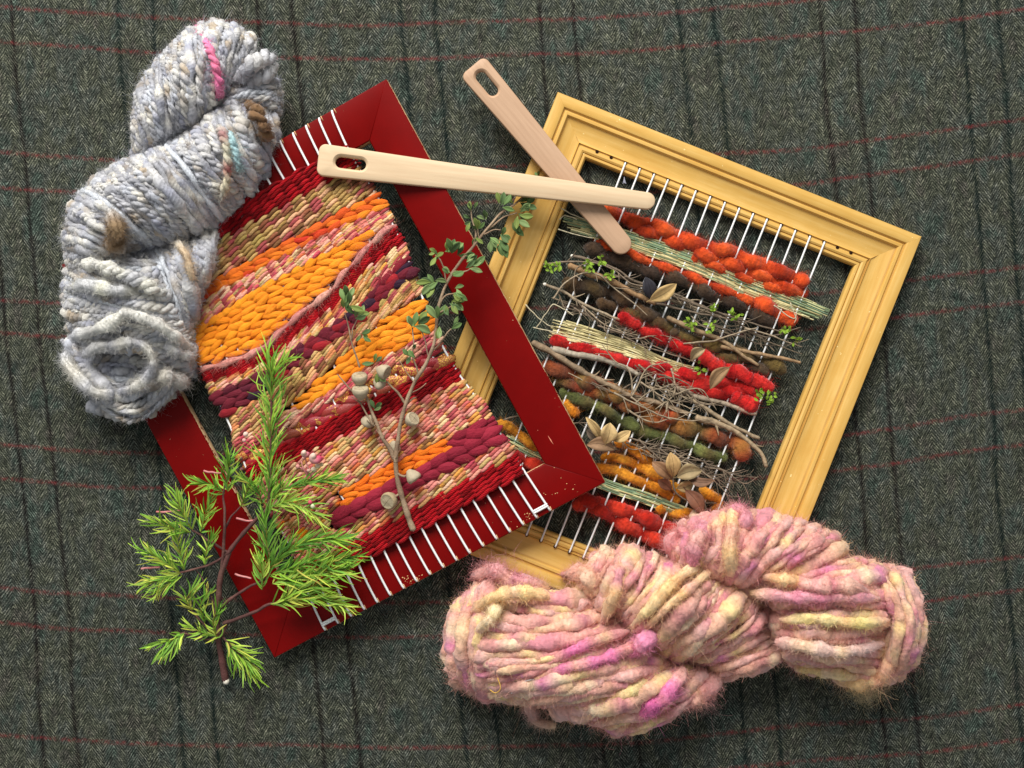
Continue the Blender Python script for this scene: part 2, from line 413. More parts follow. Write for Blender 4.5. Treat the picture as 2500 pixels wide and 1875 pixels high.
# ------------------------------------------------------------------ loom frames
class Loom:
    """a flat loom: local (a, b) in photo-pixel units along the top plane, h in mm above that plane"""
    def __init__(s, p_tr, p_br, p_bl):
        s.V = p_br - p_tr; s.Hn = np.linalg.norm(s.V) / K; s.V = nrm(s.V)
        u = p_br - p_bl; u = u - s.V * np.dot(u, s.V); s.Wn = np.linalg.norm(u) / K; s.U = nrm(u)
        s.O = p_tr - s.U * s.Wn * K
        s.N = np.cross(s.V, s.U); s.N = s.N if s.N[2] > 0 else -s.N
    def __call__(s, a, b, h=0.0):
        a = np.asarray(a, float); b = np.asarray(b, float) + a * 0; h = np.asarray(h, float) * 0.001 + a * 0
        return s.O + a[..., None] * K * s.U + b[..., None] * K * s.V + h[..., None] * s.N
    def ab(s, px, py, h=0.0):
        """where the ray through a photo pixel meets the plane h mm above the loom"""
        g = W(np.asarray(px, float), np.asarray(py, float), 0); c = np.array([0, 0, D]); d = g - c
        O = s.O + s.N * h * 0.001
        t = ((O - c) @ s.N) / (d @ s.N)
        q = c + d * t[..., None] - O
        return (q @ s.U) / K, (q @ s.V) / K

def frame_bars(loom, prof, bw, mat, parent, base_h, back=0.0, seam=0.0):
    """four mitred bars swept with profile [(distance from outer edge px, h mm)]"""
    Wn, Hn = loom.Wn, loom.Hn
    prof = np.array(prof, float)
    P = np.vstack([[prof[0, 0], base_h], prof, [prof[-1, 0], base_h]])
    out = []
    for sidei in range(4):
        mb = MB(); rings = []; n = 7
        Ls = Wn if sidei in (0, 2) else Hn
        uv = []
        for t in np.linspace(0, 1, n):
            d = P[:, 0]; x = d + seam + (Ls - 2 * (d + seam)) * t
            if sidei == 0: a, b = x, d
            elif sidei == 1: a, b = Wn - d, x
            elif sidei == 2: a, b = Wn - x, Hn - d
            else: a, b = d, Hn - x
            rings.append(loom(a, b, P[:, 1]))
            uv.append(np.stack([x + sidei * 2000, np.minimum(d - P[0, 0], P[-1, 0] - d) if prof.shape[0] < 6 else d], -1))
        m = len(P); V = np.array(rings).reshape(-1, 3); q = []
        for k in range(n - 1):
            for j in range(m):
                j2 = (j + 1) % m
                q.append([k * m + j, (k + 1) * m + j, (k + 1) * m + j2, k * m + j2])
        # end caps (mitre faces), fan
        cap = [[0, j, j + 1] for j in range(1, m - 1)] + [[(n - 1) * m, (n - 1) * m + j + 1, (n - 1) * m + j] for j in range(1, m - 1)]
        mb.add(V, q, cap, (1, 1, 1), np.array(uv).reshape(-1, 2))
        o = mb.build('frame_bar', mat, parent, smooth=False)
        bv = o.modifiers.new('bevel', 'BEVEL'); bv.width = 0.0005; bv.segments = 2; bv.limit_method = 'ANGLE'; bv.angle_limit = math.radians(28)
        out.append(o)
    return out

def flat_shade_smooth(objs, ang=32):
    for o in objs:
        me = o.data
        me.polygons.foreach_set('use_smooth', np.ones(len(me.polygons), bool))
        me.set_sharp_from_angle(angle=math.radians(ang))

# ---- yellow loom, flat on the cloth
ZY = 11.0
YL = Loom(W(2252, 577, ZY), W(1834, 1628, ZY), W(943, 1276, ZY))
yl = empty('picture_frame_loom', tuple(YL(YL.Wn / 2, YL.Hn / 2, -ZY)), 'moulded ochre yellow wooden frame woven with wool, reeds, twigs and dry leaves', 'loom')
yp = [(0, -1.5), (2, -0.3), (8, 0), (22, 0), (28, -0.6), (31, -2.0), (33, -2.1), (36, -1.2), (42, -1.3), (46, -3.2), (50, -3.6),
      (58, -4.2), (70, -5.0), (82, -5.2), (90, -4.8), (93, -3.9), (95, -4.9), (97, -4.9), (100, -3.9), (106, -3.7), (110, -4.3), (111.5, -5.2), (113, -4.5), (118, -4.5), (121, -5.4), (122, -6.5)]
bars = frame_bars(YL, yp, 122, M_yellow, yl, -ZY + 0.3)
flat_shade_smooth(bars)

# warp of the yellow loom
a0y, b0y = YL.ab(np.array([1526.0]), np.array([400.0]), -4); a1y, _ = YL.ab(np.array([2011.0]), np.array([592.0]), -4)
YS = np.linspace(a0y[0], a1y[0], 15); SPY = YS[1] - YS[0]
_, bbot = YL.ab(np.array([1451.0]), np.array([1370.0]), -4)
BT, BB = b0y[0], bbot[0]
HS = -3.2       # height of the string plane
WHITE = lin((240, 240, 238))
for k, a in enumerate(YS):
    b = np.r_[BT - 2.5, BT - 1.5, BT + 1.5, np.linspace(BT + 6, BB - 6, 40), BB - 1.5, BB + 1.5, BB + 2.5]; t = (b - BT) / (BB - BT)
    h = HS + 0 * t - .35 * np.sin(np.pi * t) + .12 * wob(len(t), 6); h[0] = h[-1] = -5.0; h[1] = h[-2] = -3.4; h[2] = h[-3] = -3.1
    mb = MB(); mb.tube(YL(a + 1.2 * np.sin(t * 9 + k), b, h), 2.3 * K, WHITE, 6)
    mb.build('warp_string', M_string, yl)
holes = list(YS) + [YS[0] - 2 * SPY, YS[0] - SPY, YS[-1] + SPY * 0.95, YS[-1] + 1.9 * SPY]
mbh = []
for b_ in (BT - 2, BB + 2):
    for a in holes:
        mb = MB(); th = np.linspace(0, 2 * np.pi, 11)[:-1]
        hh = -3.62
        ring = YL(a + 4.2 * np.cos(th), b_ + 4.2 * np.sin(th), hh); rin = YL(a + 3.0 * np.cos(th), b_ + 3.0 * np.sin(th), hh - 2.5)
        ii = np.arange(10); jj = (ii + 1) % 10
        mb.add(np.vstack([ring, rin]), np.stack([ii, jj, jj + 10, ii + 10], -1), None, lin((52, 26, 14)))
        mb.add(YL(a + 4.0 * np.cos(th), b_ + 4.0 * np.sin(th), hh + 0.03), None, [[0, j, j + 1] for j in range(1, 9)], lin((38, 18, 10)))
        mb.build('string_hole', M_dark, yl)

def ylz(pts, par, amp, base=HS + 1.2):
    """height over the loom plane for weft passing over and under the strings"""
    a, b = YL.ab(pts[:, 0], pts[:, 1], HS)
    ph = np.pi * (a - YS[0]) / SPY + par * np.pi
    inside = (a > YS[0] - SPY * .7) & (a < YS[-1] + SPY * .7)
    return base + amp * np.where(inside, np.cos(ph), 0.2), a

FZ_Y = MB()
def roving(pts, r, cols, par, amp=None, name='wool_weft', fz=260, lump=0.28, base=None, sides=12, fl=0.011):
    n = int(plen(pts) / 3.2) + 6
    p = smooth_poly(pts, n)
    p[:, 0] += wob(n, 12, -3, 3); p[:, 1] += wob(n, 12, -4, 4)
    rm = r * K * 1000
    h, a = ylz(p, par, rm * .42 if amp is None else amp, HS - .12 * rm if base is None else base)
    hump = np.cos(np.pi * (a - YS[0]) / SPY + par * np.pi)
    rad = r * (1 + lump * .55 * wob(n, 14) + lump * .3 * wob(n, 5) + 0.04 * hump); 
    e = np.minimum(np.arange(n), np.arange(n)[::-1]); rad = rad * np.minimum(1, 0.55 + e / 7.0)
    Wp = W(p[:, 0], p[:, 1], ZY + h)
    c = np.array([lin(x) for x in cols]); m = n // 9 + 2
    pick = c[R.integers(0, len(c), m)]
    cc = np.stack([np.interp(np.linspace(0, m - 1, n), np.arange(m), pick[:, k]) for k in range(3)], -1) * R.uniform(0.88, 1.1, (n, 1))
    mb = MB(); ph0 = R.uniform(0, 6)
    V, N, S, c_ = mb.tube(Wp, rad * K, cc, sides, flat=0.7, jit=.05, cj=.13,
                          fold=lambda i, th: 1 + 0.05 * np.sin(2 * th + i * 0.12 + ph0) + 0.07 * np.sin(3 * th + i * 0.2 + np.sin(i * .1)) + .06 * np.sin(5 * th - i * .25 + 2 * np.sin(i * .13)))
    o = mb.build(name, M_wool, yl)
    P = V.reshape(-1, 3); C = np.repeat(cc, sides, 0); ctr = np.repeat(Wp, sides, 0); NN = nrm(P - ctr)
    keep = NN[:, 2] > -0.3
    fuzz(FZ_Y, P[keep], NN[keep], C[keep], int(fz * 6 * plen(pts) / 300), fl * .5, 0.00014, 2.0, 0.2)
    return o

RUST = [(190, 66, 24), (200, 74, 28), (166, 50, 18), (206, 84, 34)]
BRN = [(66, 50, 36), (52, 40, 30), (80, 62, 44), (60, 44, 34)]
OLIVE = [(92, 72, 40), (76, 60, 34), (110, 90, 46), (84, 62, 40)]
RED = [(188, 30, 28), (172, 20, 22), (198, 42, 36)]
RUSTM = [(136, 68, 36), (156, 74, 38), (112, 62, 42), (150, 98, 46), (170, 64, 36), (120, 96, 52)]
GRN = [(92, 98, 52), (112, 118, 64), (80, 84, 46), (100, 88, 50)]
MUST = [(204, 128, 30), (188, 110, 24), (214, 144, 44)]
RED2 = [(176, 40, 24), (192, 52, 32), (160, 30, 20)]

roving([(1425, 498), (1490, 520), (1545, 538), (1605, 556), (1665, 580), (1725, 600), (1790, 618), (1850, 642), (1920, 668), (1972, 694)], 17, RUST, 0)
roving([(1540, 556), (1610, 578), (1660, 600), (1720, 622), (1775, 642), (1835, 665), (1905, 692), (1972, 722)], 15, RUST, 1)
roving([(1690, 628), (1750, 655), (1810, 676), (1880, 700), (1945, 722)], 11, RUST, 0)
roving([(1448, 585), (1500, 604), (1560, 630), (1620, 650), (1690, 678), (1740, 700), (1795, 716), (1840, 738)], 10, RUST, 1)
roving([(1820, 728), (1870, 750), (1905, 768), (1942, 786)], 19, RUST, 0)
roving([(1430, 600), (1470, 620), (1530, 640), (1590, 664), (1640, 680), (1700, 700), (1740, 722), (1800, 744), (1840, 768), (1890, 790)], 15, BRN, 0, lump=.5)
roving([(1445, 615), (1490, 640), (1545, 655), (1600, 680)], 10, BRN, 1, lump=.5)
roving([(1372, 690), (1430, 702), (1480, 712), (1520, 728), (1560, 750), (1600, 775), (1625, 800)], 17, BRN + OLIVE, 1, lump=.45)
roving([(1455, 735), (1505, 745), (1560, 772), (1610, 792), (1660, 815), (1720, 835), (1780, 850), (1840, 875), (1898, 892), (1900, 912)], 13, OLIVE, 0, lump=.5)
roving([(1640, 810), (1700, 850), (1760, 870), (1830, 895), (1880, 912)], 12, OLIVE + BRN, 1, lump=.5)
for q in ([(1512, 766), (1540, 782), (1560, 797)], [(1565, 800), (1600, 816), (1632, 832)], [(1635, 838), (1665, 848), (1692, 862)]):
    roving(q, 12, RED, 0, amp=0.6, base=HS + 3.0, fz=500)
roving([(1708, 862), (1738, 885), (1770, 898)], 17, RED, 0, amp=.5, base=HS + 3.2)
roving([(1768, 894), (1802, 910), (1836, 928)], 15, RED, 0, amp=.5, base=HS + 3.2)
roving([(1832, 922), (1862, 937), (1886, 948)], 15, RED, 0, amp=.5, base=HS + 3.0)
roving([(1345, 825), (1400, 846), (1470, 864), (1530, 882), (1590, 902), (1640, 920), (1700, 938), (1770, 950), (1825, 965), (1850, 975)], 13, RED, 0)
roving([(1600, 895), (1650, 905), (1710, 925), (1770, 935), (1845, 955)], 12, RED, 1)
roving([(1640, 930), (1700, 950), (1760, 965), (1800, 978)], 11, RED, 1)
roving([(1790, 965), (1825, 985), (1848, 1000)], 18, RED, 0, amp=.5, base=HS + 2.6)
roving([(1325, 888), (1380, 910), (1440, 930), (1500, 958), (1560, 985), (1610, 1000), (1655, 1020)], 19, RUSTM, 1, lump=.16)
roving([(1560, 1005), (1620, 1030), (1690, 1045), (1745, 1062), (1800, 1085), (1815, 1122)], 20, RUSTM, 0, lump=.18)
roving([(1350, 920), (1400, 945), (1470, 965), (1540, 1000)], 13, RUSTM, 0, lump=.18)
roving([(1368, 955), (1420, 976), (1470, 994), (1512, 1022), (1560, 1048)], 14, GRN, 1)
roving([(1540, 1042), (1600, 1058), (1650, 1075), (1705, 1098), (1775, 1122)], 13, GRN, 0)
roving([(1375, 980), (1395, 998), (1412, 1016)], 12, MUST, 1)
roving([(1215, 1030), (1245, 1045), (1275, 1070), (1320, 1100)], 12, MUST, 1)
roving([(1505, 1075), (1550, 1100), (1580, 1120), (1590, 1142)], 13, MUST, 0)
roving([(1470, 1112), (1530, 1125), (1575, 1140), (1610, 1165), (1650, 1190), (1690, 1215)], 12, MUST, 1)
roving([(1450, 1140), (1510, 1152), (1560, 1172), (1610, 1195), (1660, 1225)], 12, MUST, 0)
roving([(1710, 1192), (1735, 1212), (1757, 1228), (1742, 1252)], 11, MUST, 1)
roving([(1600, 1240), (1660, 1255), (1730, 1258)], 11, MUST, 0)
roving([(1250, 1105), (1290, 1128), (1350, 1165), (1410, 1208), (1470, 1232), (1540, 1250), (1600, 1275), (1660, 1300)], 17, RED2, 0)
roving([(1400, 1225), (1470, 1252), (1530, 1282), (1590, 1312), (1640, 1330)], 16, RED2, 1)
FZ_Y.build('wool_fuzz', M_fuzz, yl)['kind'] = 'stuff'

def reeds(center, half, n, cols, name, fan0=1.0, fan1=1.0, r=1.6, base=HS - .5, over=0.25):
    c = smooth_poly(center, 60); t = nrm(np.gradient(c, axis=0)); sd = np.stack([-t[:, 1], t[:, 0]], -1)
    mb = MB(); u = np.linspace(0, 1, 60)
    for k in range(n):
        s0, s1 = np.clip(np.sort(np.r_[R.uniform(-.02, over * .5), R.uniform(1 - over * .5, 1.02)]), 0, 1)
        m = (u >= s0) & (u <= s1); off = R.uniform(-1, 1) * half
        sp = fan0 + (fan1 - fan0) * u
        sh = wob(60, 30, -2.5, 2.5)
        p = c + sd * (off * sp + sh)[:, None]
        p = p[m]
        h, a = ylz(p, k % 2, 0.5, base + R.uniform(-.7, 1.0))
        mb.tube(W(p[:, 0], p[:, 1], ZY + h), r * R.uniform(.6, 1.3) * K, lin(cols[R.integers(len(cols))]) * R.uniform(.85, 1.1), 5, flat=.6)
    o = mb.build(name, M_dry, yl); o['kind'] = 'stuff'; return o
STRAW = [(206, 192, 140), (190, 178, 128), (222, 210, 160), (172, 160, 112)]
GREEN = [(150, 164, 122), (128, 148, 112), (186, 186, 136), (206, 198, 146), (108, 132, 104)]
reeds([(1376, 535), (1460, 556), (1545, 580), (1640, 612), (1740, 650), (1840, 692), (1930, 728), (2022, 766)], 13, 46, GREEN, 'reed_bundle')
reeds([(1385, 552), (1460, 572), (1560, 604), (1650, 636), (1740, 672), (1830, 712), (1920, 745), (2000, 775)], 11, 40, STRAW + GREEN[:2], 'reed_bundle')
reeds([(1345, 800), (1440, 826), (1540, 856), (1620, 888), (1700, 910)], 13, 60, STRAW, 'reed_bundle', 2.1, 0.8)
reeds([(1225, 1065), (1330, 1120), (1480, 1186), (1560, 1212), (1640, 1242), (1710, 1268), (1760, 1285)], 15, 60, GREEN + STRAW[:2], 'reed_bundle')

TWIG = lin((128, 112, 94)); TWIGL = lin((170, 152, 126))
def twig(pts, r0, r1, col=TWIG, hz=1.0, parent=None, name='twig', side=0, knob=None, matr=None, base=ZY):
    n = int(plen(pts) / 5) + 5; p = smooth_poly(pts, n)
    p[:, 0] += wob(n, 5, -1.2, 1.2); p[:, 1] += wob(n, 5, -1.2, 1.2)
    h = hz + wob(n, 12, -.4, .6)
    mb = MB(); rad = np.linspace(r0, r1, n) * (1 + wob(n, 3, -.12, .22))
    c = np.clip(np.array(col) * R.uniform(.75, 1.2, (n, 1)), 0, 1)
    mb.tube(W(p[:, 0], p[:, 1], base + h), rad * K, c, 6)
    for k in range(side):
        i = R.integers(2, n - 2); d = nrm(p[min(i + 1, n - 1)] - p[i - 1]); s = R.choice([-1, 1]); an = s * R.uniform(.4, .9)
        d2 = np.array([d[0] * math.cos(an) - d[1] * math.sin(an), d[0] * math.sin(an) + d[1] * math.cos(an)]); L = R.uniform(14, 42)
        q = np.stack([p[i] + d2 * L * t + np.array([-d2[1], d2[0]]) * 4 * t * t * s for t in np.linspace(0, 1, 6)])
        mb.tube(W(q[:, 0], q[:, 1], base + h[i] + np.linspace(0, R.uniform(0, 3), 6)), np.linspace(rad[i] * .6, .7, 6) * K, c[i], 5)
    if knob is not None:
        mb.tube(W(np.array([knob[0] - 3, knob[0], knob[0] + 3.0]), np.array([knob[1] - 1.0, knob[1], knob[1] + 1]), base + h[0]), np.array([3.2, 4.2, 3.4]) * K, lin((226, 222, 208)), 8)
    return mb.build(name, matr or M_bark, parent if parent is not None else yl)

twig([(1330, 694), (1375, 712), (1430, 745), (1500, 775), (1580, 805), (1650, 838)], 3.8, 2.2, TWIGL * .8, -.5, knob=(1330, 694), side=4)
twig([(1397, 625), (1440, 634), (1500, 655), (1545, 685)], 3.6, 2.2, TWIG * .8, 1.5, knob=(1397, 625), side=2)
twig([(1326, 645), (1380, 640), (1440, 640), (1490, 655), (1540, 690), (1580, 700)], 2.4, 1.4, TWIG, 2.0, side=5)
twig([(1352, 730), (1380, 690), (1420, 668), (1465, 672), (1500, 705), (1540, 735), (1580, 770)], 2.0, 1.2, TWIGL * .8, 3.0, side=4)
twig([(1440, 640), (1405, 660), (1405, 725), (1450, 785)], 1.3, .9, TWIG, 3.2)
twig([(1480, 668), (1560, 690), (1640, 722), (1720, 752), (1790, 775), (1870, 800), (1925, 815)], 3.4, 1.8, TWIG * .7, 1.0, side=6)
twig([(1600, 740), (1690, 762), (1760, 775), (1820, 790)], 2.6, 1.5, TWIG * .8, 1.5, side=3)
twig([(1640, 715), (1730, 755), (1800, 790), (1870, 822), (1955, 800)], 3.0, 1.6, TWIG * .6, .5, side=5)
twig([(1670, 838), (1740, 832), (1810, 810), (1850, 800)], 2.2, 1.3, TWIGL * .85, 3.0)
twig([(1820, 800), (1880, 818), (1925, 835), (1957, 847)], 2.2, 1.3, TWIGL * .8, 2.0, side=2)
twig([(1400, 752), (1470, 790), (1560, 840), (1640, 865), (1700, 885)], 2.2, 1.4, TWIG * .85, .2, side=9)
twig([(1460, 795), (1540, 820), (1620, 855)], 1.8, 1.0, TWIG, 1.0, side=5)
twig([(1390, 648), (1440, 668), (1500, 690), (1550, 718), (1600, 740)], 8, 6, lin((150, 118, 84)), .5, name='bark_strip')
twig([(1630, 775), (1700, 808), (1760, 830), (1815, 868), (1852, 893)], 6, 4, lin((146, 122, 92)), .8, name='bark_strip')
twig([(1760, 846), (1830, 860), (1900, 872), (1953, 884)], 5, 3.6, lin((150, 122, 90)), .5)
twig([(1350, 852), (1410, 866), (1470, 878), (1520, 895), (1560, 915)], 8, 5, lin((160, 150, 132)), -.2, name='bark_strip')
twig([(1640, 940), (1700, 968), (1770, 985), (1845, 1012)], 7, 4, lin((168, 152, 130)), -.6, name='bark_strip')
twig([(1300, 838), (1350, 862), (1410, 900), (1470, 932), (1540, 966), (1610, 985), (1680, 1010)], 8, 5.5, lin((140, 120, 96)), .3, name='stick', side=3)
twig([(1690, 975), (1740, 1008), (1790, 1040), (1853, 1071)], 5, 4, lin((150, 132, 106)), 1.2, name='stick')
twig([(1700, 1020), (1770, 1040), (1820, 1072), (1858, 1108), (1870, 1140)], 8, 4.5, lin((156, 136, 108)), .4, name='stick', side=2)
for q in ([(1545, 965), (1535, 905), (1500, 880), (1470, 840)], [(1545, 965), (1580, 900), (1640, 880)], [(1550, 985), (1600, 950), (1650, 960)],
          [(1540, 970), (1600, 1010), (1680, 1028), (1740, 1020)], [(1530, 1000), (1590, 1030), (1640, 1020)], [(1560, 930), (1620, 970), (1690, 1000)],
          [(1580, 935), (1640, 1000), (1700, 1010)], [(1560, 890), (1600, 930), (1640, 985)], [(1640, 900), (1645, 960), (1600, 1000)],
          [(1500, 960), (1560, 990), (1640, 1025)], [(1600, 940), (1680, 975), (1730, 1005)]):
    twig(q, 2.3, 1.0, TWIGL * R.uniform(.6, .95), R.uniform(1, 4.5), side=5)
for q in ([(1520, 1062), (1590, 1085), (1650, 1100), (1720, 1130), (1790, 1165)], [(1600, 1088), (1660, 1128), (1730, 1160), (1810, 1150)], [(1640, 1100), (1700, 1140), (1760, 1190), (1785, 1230)],
          [(1560, 1075), (1600, 1110), (1630, 1130)], [(1700, 1120), (1760, 1145), (1800, 1160), (1850, 1165)], [(1690, 1150), (1740, 1165), (1775, 1185)], [(1530, 1080), (1575, 1095), (1620, 1085), (1660, 1095)],
          [(1230, 1025), (1265, 1015), (1300, 1005)], [(1380, 1040), (1410, 1032), (1440, 1035)], [(1720, 1140), (1770, 1150), (1815, 1180), (1850, 1165)]):
    twig(q, 2.2, .9, TWIG * R.uniform(.6, 1.0), R.uniform(0, 3), side=6)
for (x0, y0, x1, y1, half, cnt, zz) in ((1360, 735, 1700, 870, 16, 16, .4), (1480, 680, 1900, 815, 16, 16, .6), (1530, 900, 1760, 1000, 26, 16, 1.5), (1500, 1070, 1790, 1175, 20, 18, .6), (1640, 770, 1930, 850, 14, 10, .8), (1400, 920, 1700, 1030, 10, 8, 1.2)):
    for k in range(cnt):
        d = np.array([x1 - x0, y1 - y0], float); L_ = np.linalg.norm(d); d /= L_; nn = np.array([-d[1], d[0]])
        t0 = R.uniform(-.05, .6) * L_; ln = R.uniform(.2, .55) * L_; o1, o2, o3 = R.normal(0, half * .6, 3)
        p0 = np.array([x0, y0]) + d * t0
        twig([tuple(p0 + nn * o1), tuple(p0 + d * ln * .5 + nn * o2), tuple(p0 + d * ln + nn * o3)], R.uniform(1.2, 2.2), .8, (TWIG if R.random() < .5 else TWIGL) * R.uniform(.55, .95), zz + R.uniform(-1, 2) - R.choice([0, 4.8, 4.8]), side=R.integers(1, 5))
# loose straws at the left
for q in ([(1283, 745), (1320, 782), (1350, 800)], [(1310, 800), (1345, 748), (1360, 745), (1400, 770)], [(1303, 800), (1345, 810), (1440, 838)], [(1362, 560), (1400, 572), (1448, 582)],
          [(1370, 508), (1400, 525), (1440, 540)], [(1367, 537), (1380, 527), (1410, 535)], [(1930, 740), (1942, 775), (1940, 788)], [(1890, 745), (1935, 778), (1945, 760)]):
    twig(q, 1.5, 1.0, lin((190, 180, 150)), 2.0, name='loose_straw', matr=M_dry)

def leaf_mesh(mb, base, tip, width, z0, z1, col, cup=0.25, curve=0.1, nl=9, col2=None, twist=0.0, r=0.10, round_=1.0, grad=0.0):
    """a leaf blade with a folded midrib, from base pixel to tip pixel at heights z0..z1 (mm)"""
    base = np.array(base, float); tip = np.array(tip, float); d = tip - base; L = np.linalg.norm(d); d = d / L; s = np.array([-d[1], d[0]])
    t = np.linspace(0, 1, nl)
    w = width * 0.5 * np.sin(np.pi * np.clip(t, 0, 1) ** round_) ** 0.8
    w = np.maximum(w, 0.4)
    mid = base + d * (t * L)[:, None] + s * (curve * L * np.sin(np.pi * t))[:, None]
    zz = z0 + (z1 - z0) * t + cup * L * K * 1000 * np.sin(np.pi * t) * 0.5
    V = []; cols = []
    for e in (-1, -.55, 0, .55, 1):
        p = mid + s * (e * w)[:, None]
        z = zz + abs(e) * w * K * 1000 * (0.35 + cup) + e * twist * w * K * 1000
        V.append(W(p[:, 0], p[:, 1], z)); cols.append(np.array(col)[None, :] * (1.0 if e else 1.12) * (1 + grad * (t[:, None] - .45) * np.array([[1.2, .9, .5]])))
    V = np.array(V); C = np.array(cols)
    V2 = V.copy(); V2[..., 2] -= 0.00022
    q = []
    for i_ in range(4):
        for j in range(nl - 1): q.append([i_ * nl + j, (i_ + 1) * nl + j, (i_ + 1) * nl + j + 1, i_ * nl + j + 1])
    q = np.array(q); N5 = 5 * nl
    q2 = q[:, ::-1] + N5
    edge = []
    for j in range(nl - 1):
        edge.append([j, j + 1, N5 + j + 1, N5 + j]); k = 4 * nl + j; edge.append([k + 1, k, N5 + k, N5 + k + 1])
    c2 = C if col2 is None else C * 0 + np.array(col2)
    mb.add(np.vstack([V.reshape(-1, 3), V2.reshape(-1, 3)]), np.vstack([q, q2, edge]), None, np.vstack([C.reshape(-1, 3), c2.reshape(-1, 3)]))

def dry_leaf(base, tip, width, col, z=3.0, dz=3.0, cup=.3, curve=.06, twist=0.0):
    mb = MB(); leaf_mesh(mb, base, tip, width, ZY + z, ZY + z + dz, lin(col) * .92, cup, curve, 11, twist=twist or R.uniform(-.5, .5))
    o = mb.build('dry_leaf', M_dry, yl)
    d = np.array(tip, float) - base; L = np.linalg.norm(d); s = np.array([-d[1], d[0]]) / L
    t = np.linspace(-.12, .9, 9); p = np.array(base) + d * t[:, None] + s * (curve * L * np.sin(np.pi * np.clip(t, 0, 1)))[:, None]
    m2 = MB(); zz = ZY + z + dz * t + cup * L * K * 1000 * np.sin(np.pi * np.clip(t, 0, 1)) * .5
    m2.tube(W(p[:, 0], p[:, 1], zz + .12), np.linspace(1.3, .5, 9) * K, lin(col) * .62, 5); m2.build('midrib', M_dry, o)
    return o
dry_leaf((1586, 733), (1652, 693), 36, (200, 168, 112), 5, 2, .2)
dry_leaf((1590, 732), (1576, 676), 34, (46, 44, 50), 2, 3, .2)
dry_leaf((1686, 880), (1722, 852), 26, (170, 148, 110), 4, 4, .4, -.15)
dry_leaf((1782, 896), (1734, 950), 32, (150, 118, 84), 5, 3, .3, .12)
dry_leaf((1470, 1080), (1430, 1018), 22, (188, 160, 110), 4, 5, .3)
dry_leaf((1478, 1084), (1490, 1032), 42, (200, 170, 118), 8, 2, .25)
dry_leaf((1496, 1076), (1540, 1052), 26, (190, 160, 108), 5, 3, .3)
dry_leaf((1465, 1080), (1432, 1050), 28, (96, 82, 68), 2, 2, .2)
dry_leaf((1503, 1098), (1432, 1086), 36, (140, 110, 82), 4, 3, .25, .12)
dry_leaf((1644, 1166), (1637, 1104), 38, (180, 146, 96), 7, 3, .35)
dry_leaf((1642, 1172), (1592, 1128), 34, (140, 104, 74), 6, 3, .4)
dry_leaf((1640, 1196), (1606, 1172), 28, (134, 88, 66), 4, 2, .2)
dry_leaf((1652, 1165), (1714, 1150), 40, (156, 136, 100), 8, 2, .4, -.1)
dry_leaf((1676, 1162), (1746, 1172), 24, (118, 88, 68), 10, 2, .3, .16)
dry_leaf((1652, 1192), (1694, 1178), 30, (170, 142, 98), 5, 2, .2, .1)
dry_leaf((1674, 1196), (1716, 1254), 38, (120, 78, 58), 8, 3, .25, -.08)
twig([(1700, 1190), (1716, 1220), (1728, 1260)], 2.6, 1.8, TWIG * .6, 8)
twig([(1646, 1140), (1648, 1200), (1690, 1225), (1750, 1228)], 2.2, 1.2, TWIG * .6, 7)

def sprig(center, n, size, col, z=5.0, spread=18, stem=None):
    o = empty_part = None
    mb = MB(); c = np.array(center, float)
    ang0 = R.uniform(0, 6.28)
    for k in range(5):
        a = ang0 + k * 1.26 + R.uniform(-.3, .3); q = np.stack([c + np.array([math.cos(a), math.sin(a)]) * spread * .8 * t for t in np.linspace(0, 1, 5)])
        mb.tube(W(q[:, 0], q[:, 1], ZY + z + np.linspace(-1, 1, 5)), 0.9 * K, lin((120, 118, 60)), 5)
    s = mb.build('sprig_stem', M_bark, yl)
    mb = MB()
    for k in range(n):
        p = c + R.normal(0, spread * .55, 2); a = R.uniform(0, 6.28); d = np.array([math.cos(a), math.sin(a)]) * size * R.uniform(.8, 1.3)
        leaf_mesh(mb, p, p + d, size * .62, ZY + z + R.uniform(-1, 3), ZY + z + R.uniform(0, 4), lin(col) * R.uniform(.7, 1.2), .2, .05, 6)
    l = mb.build('sprig_leaves', M_leaf, s)
    return s
for c, n, sp_ in (((1338, 652), 10, 12), ((1362, 655), 7, 8), ((1440, 650), 14, 14), ((1470, 640), 8, 9), ((1490, 672), 9, 10), ((1742, 752), 8, 10), ((1688, 790), 12, 11), ((1738, 798), 8, 10), ((1797, 772), 9, 10),
                  ((1915, 805), 10, 11), ((1945, 832), 5, 7), ((1712, 904), 8, 10), ((1855, 965), 10, 11), ((1882, 970), 12, 12)):
    sprig(c, n, 11, (128, 158, 52), 4.5, sp_)
# frayed thread end and knot
mb = MB()
for k in range(9):
    q = np.stack([np.array([1524, 432]) + np.array([R.uniform(-.35, .35) * t * 14, t * 16]) for t in np.linspace(0, 1, 5)])
    mb.tube(W(q[:, 0], q[:, 1], 3.5), .8 * K, lin((186, 188, 204)), 4)
mb.build('frayed_thread_end', M_string, yl)

# ------------------------------------------------------------------ red loom, its right side propped on the yellow frame
ZL, ZR = 10.5, 31.0
RL = Loom(W(943, 192, ZR), W(1478, 1178, ZR), W(672, 1612, ZL))
rl = empty('red_frame_loom', tuple(RL(RL.Wn / 2, RL.Hn / 2, -10)), 'flat red painted wooden frame with chipped edges holding an orange and crimson striped weaving', 'loom')
redbars = frame_bars(RL, [(0, -1.2), (1.2, 0), (104, -2.2), (106, -3.5)], 106, M_red, rl, -10, seam=0.35)
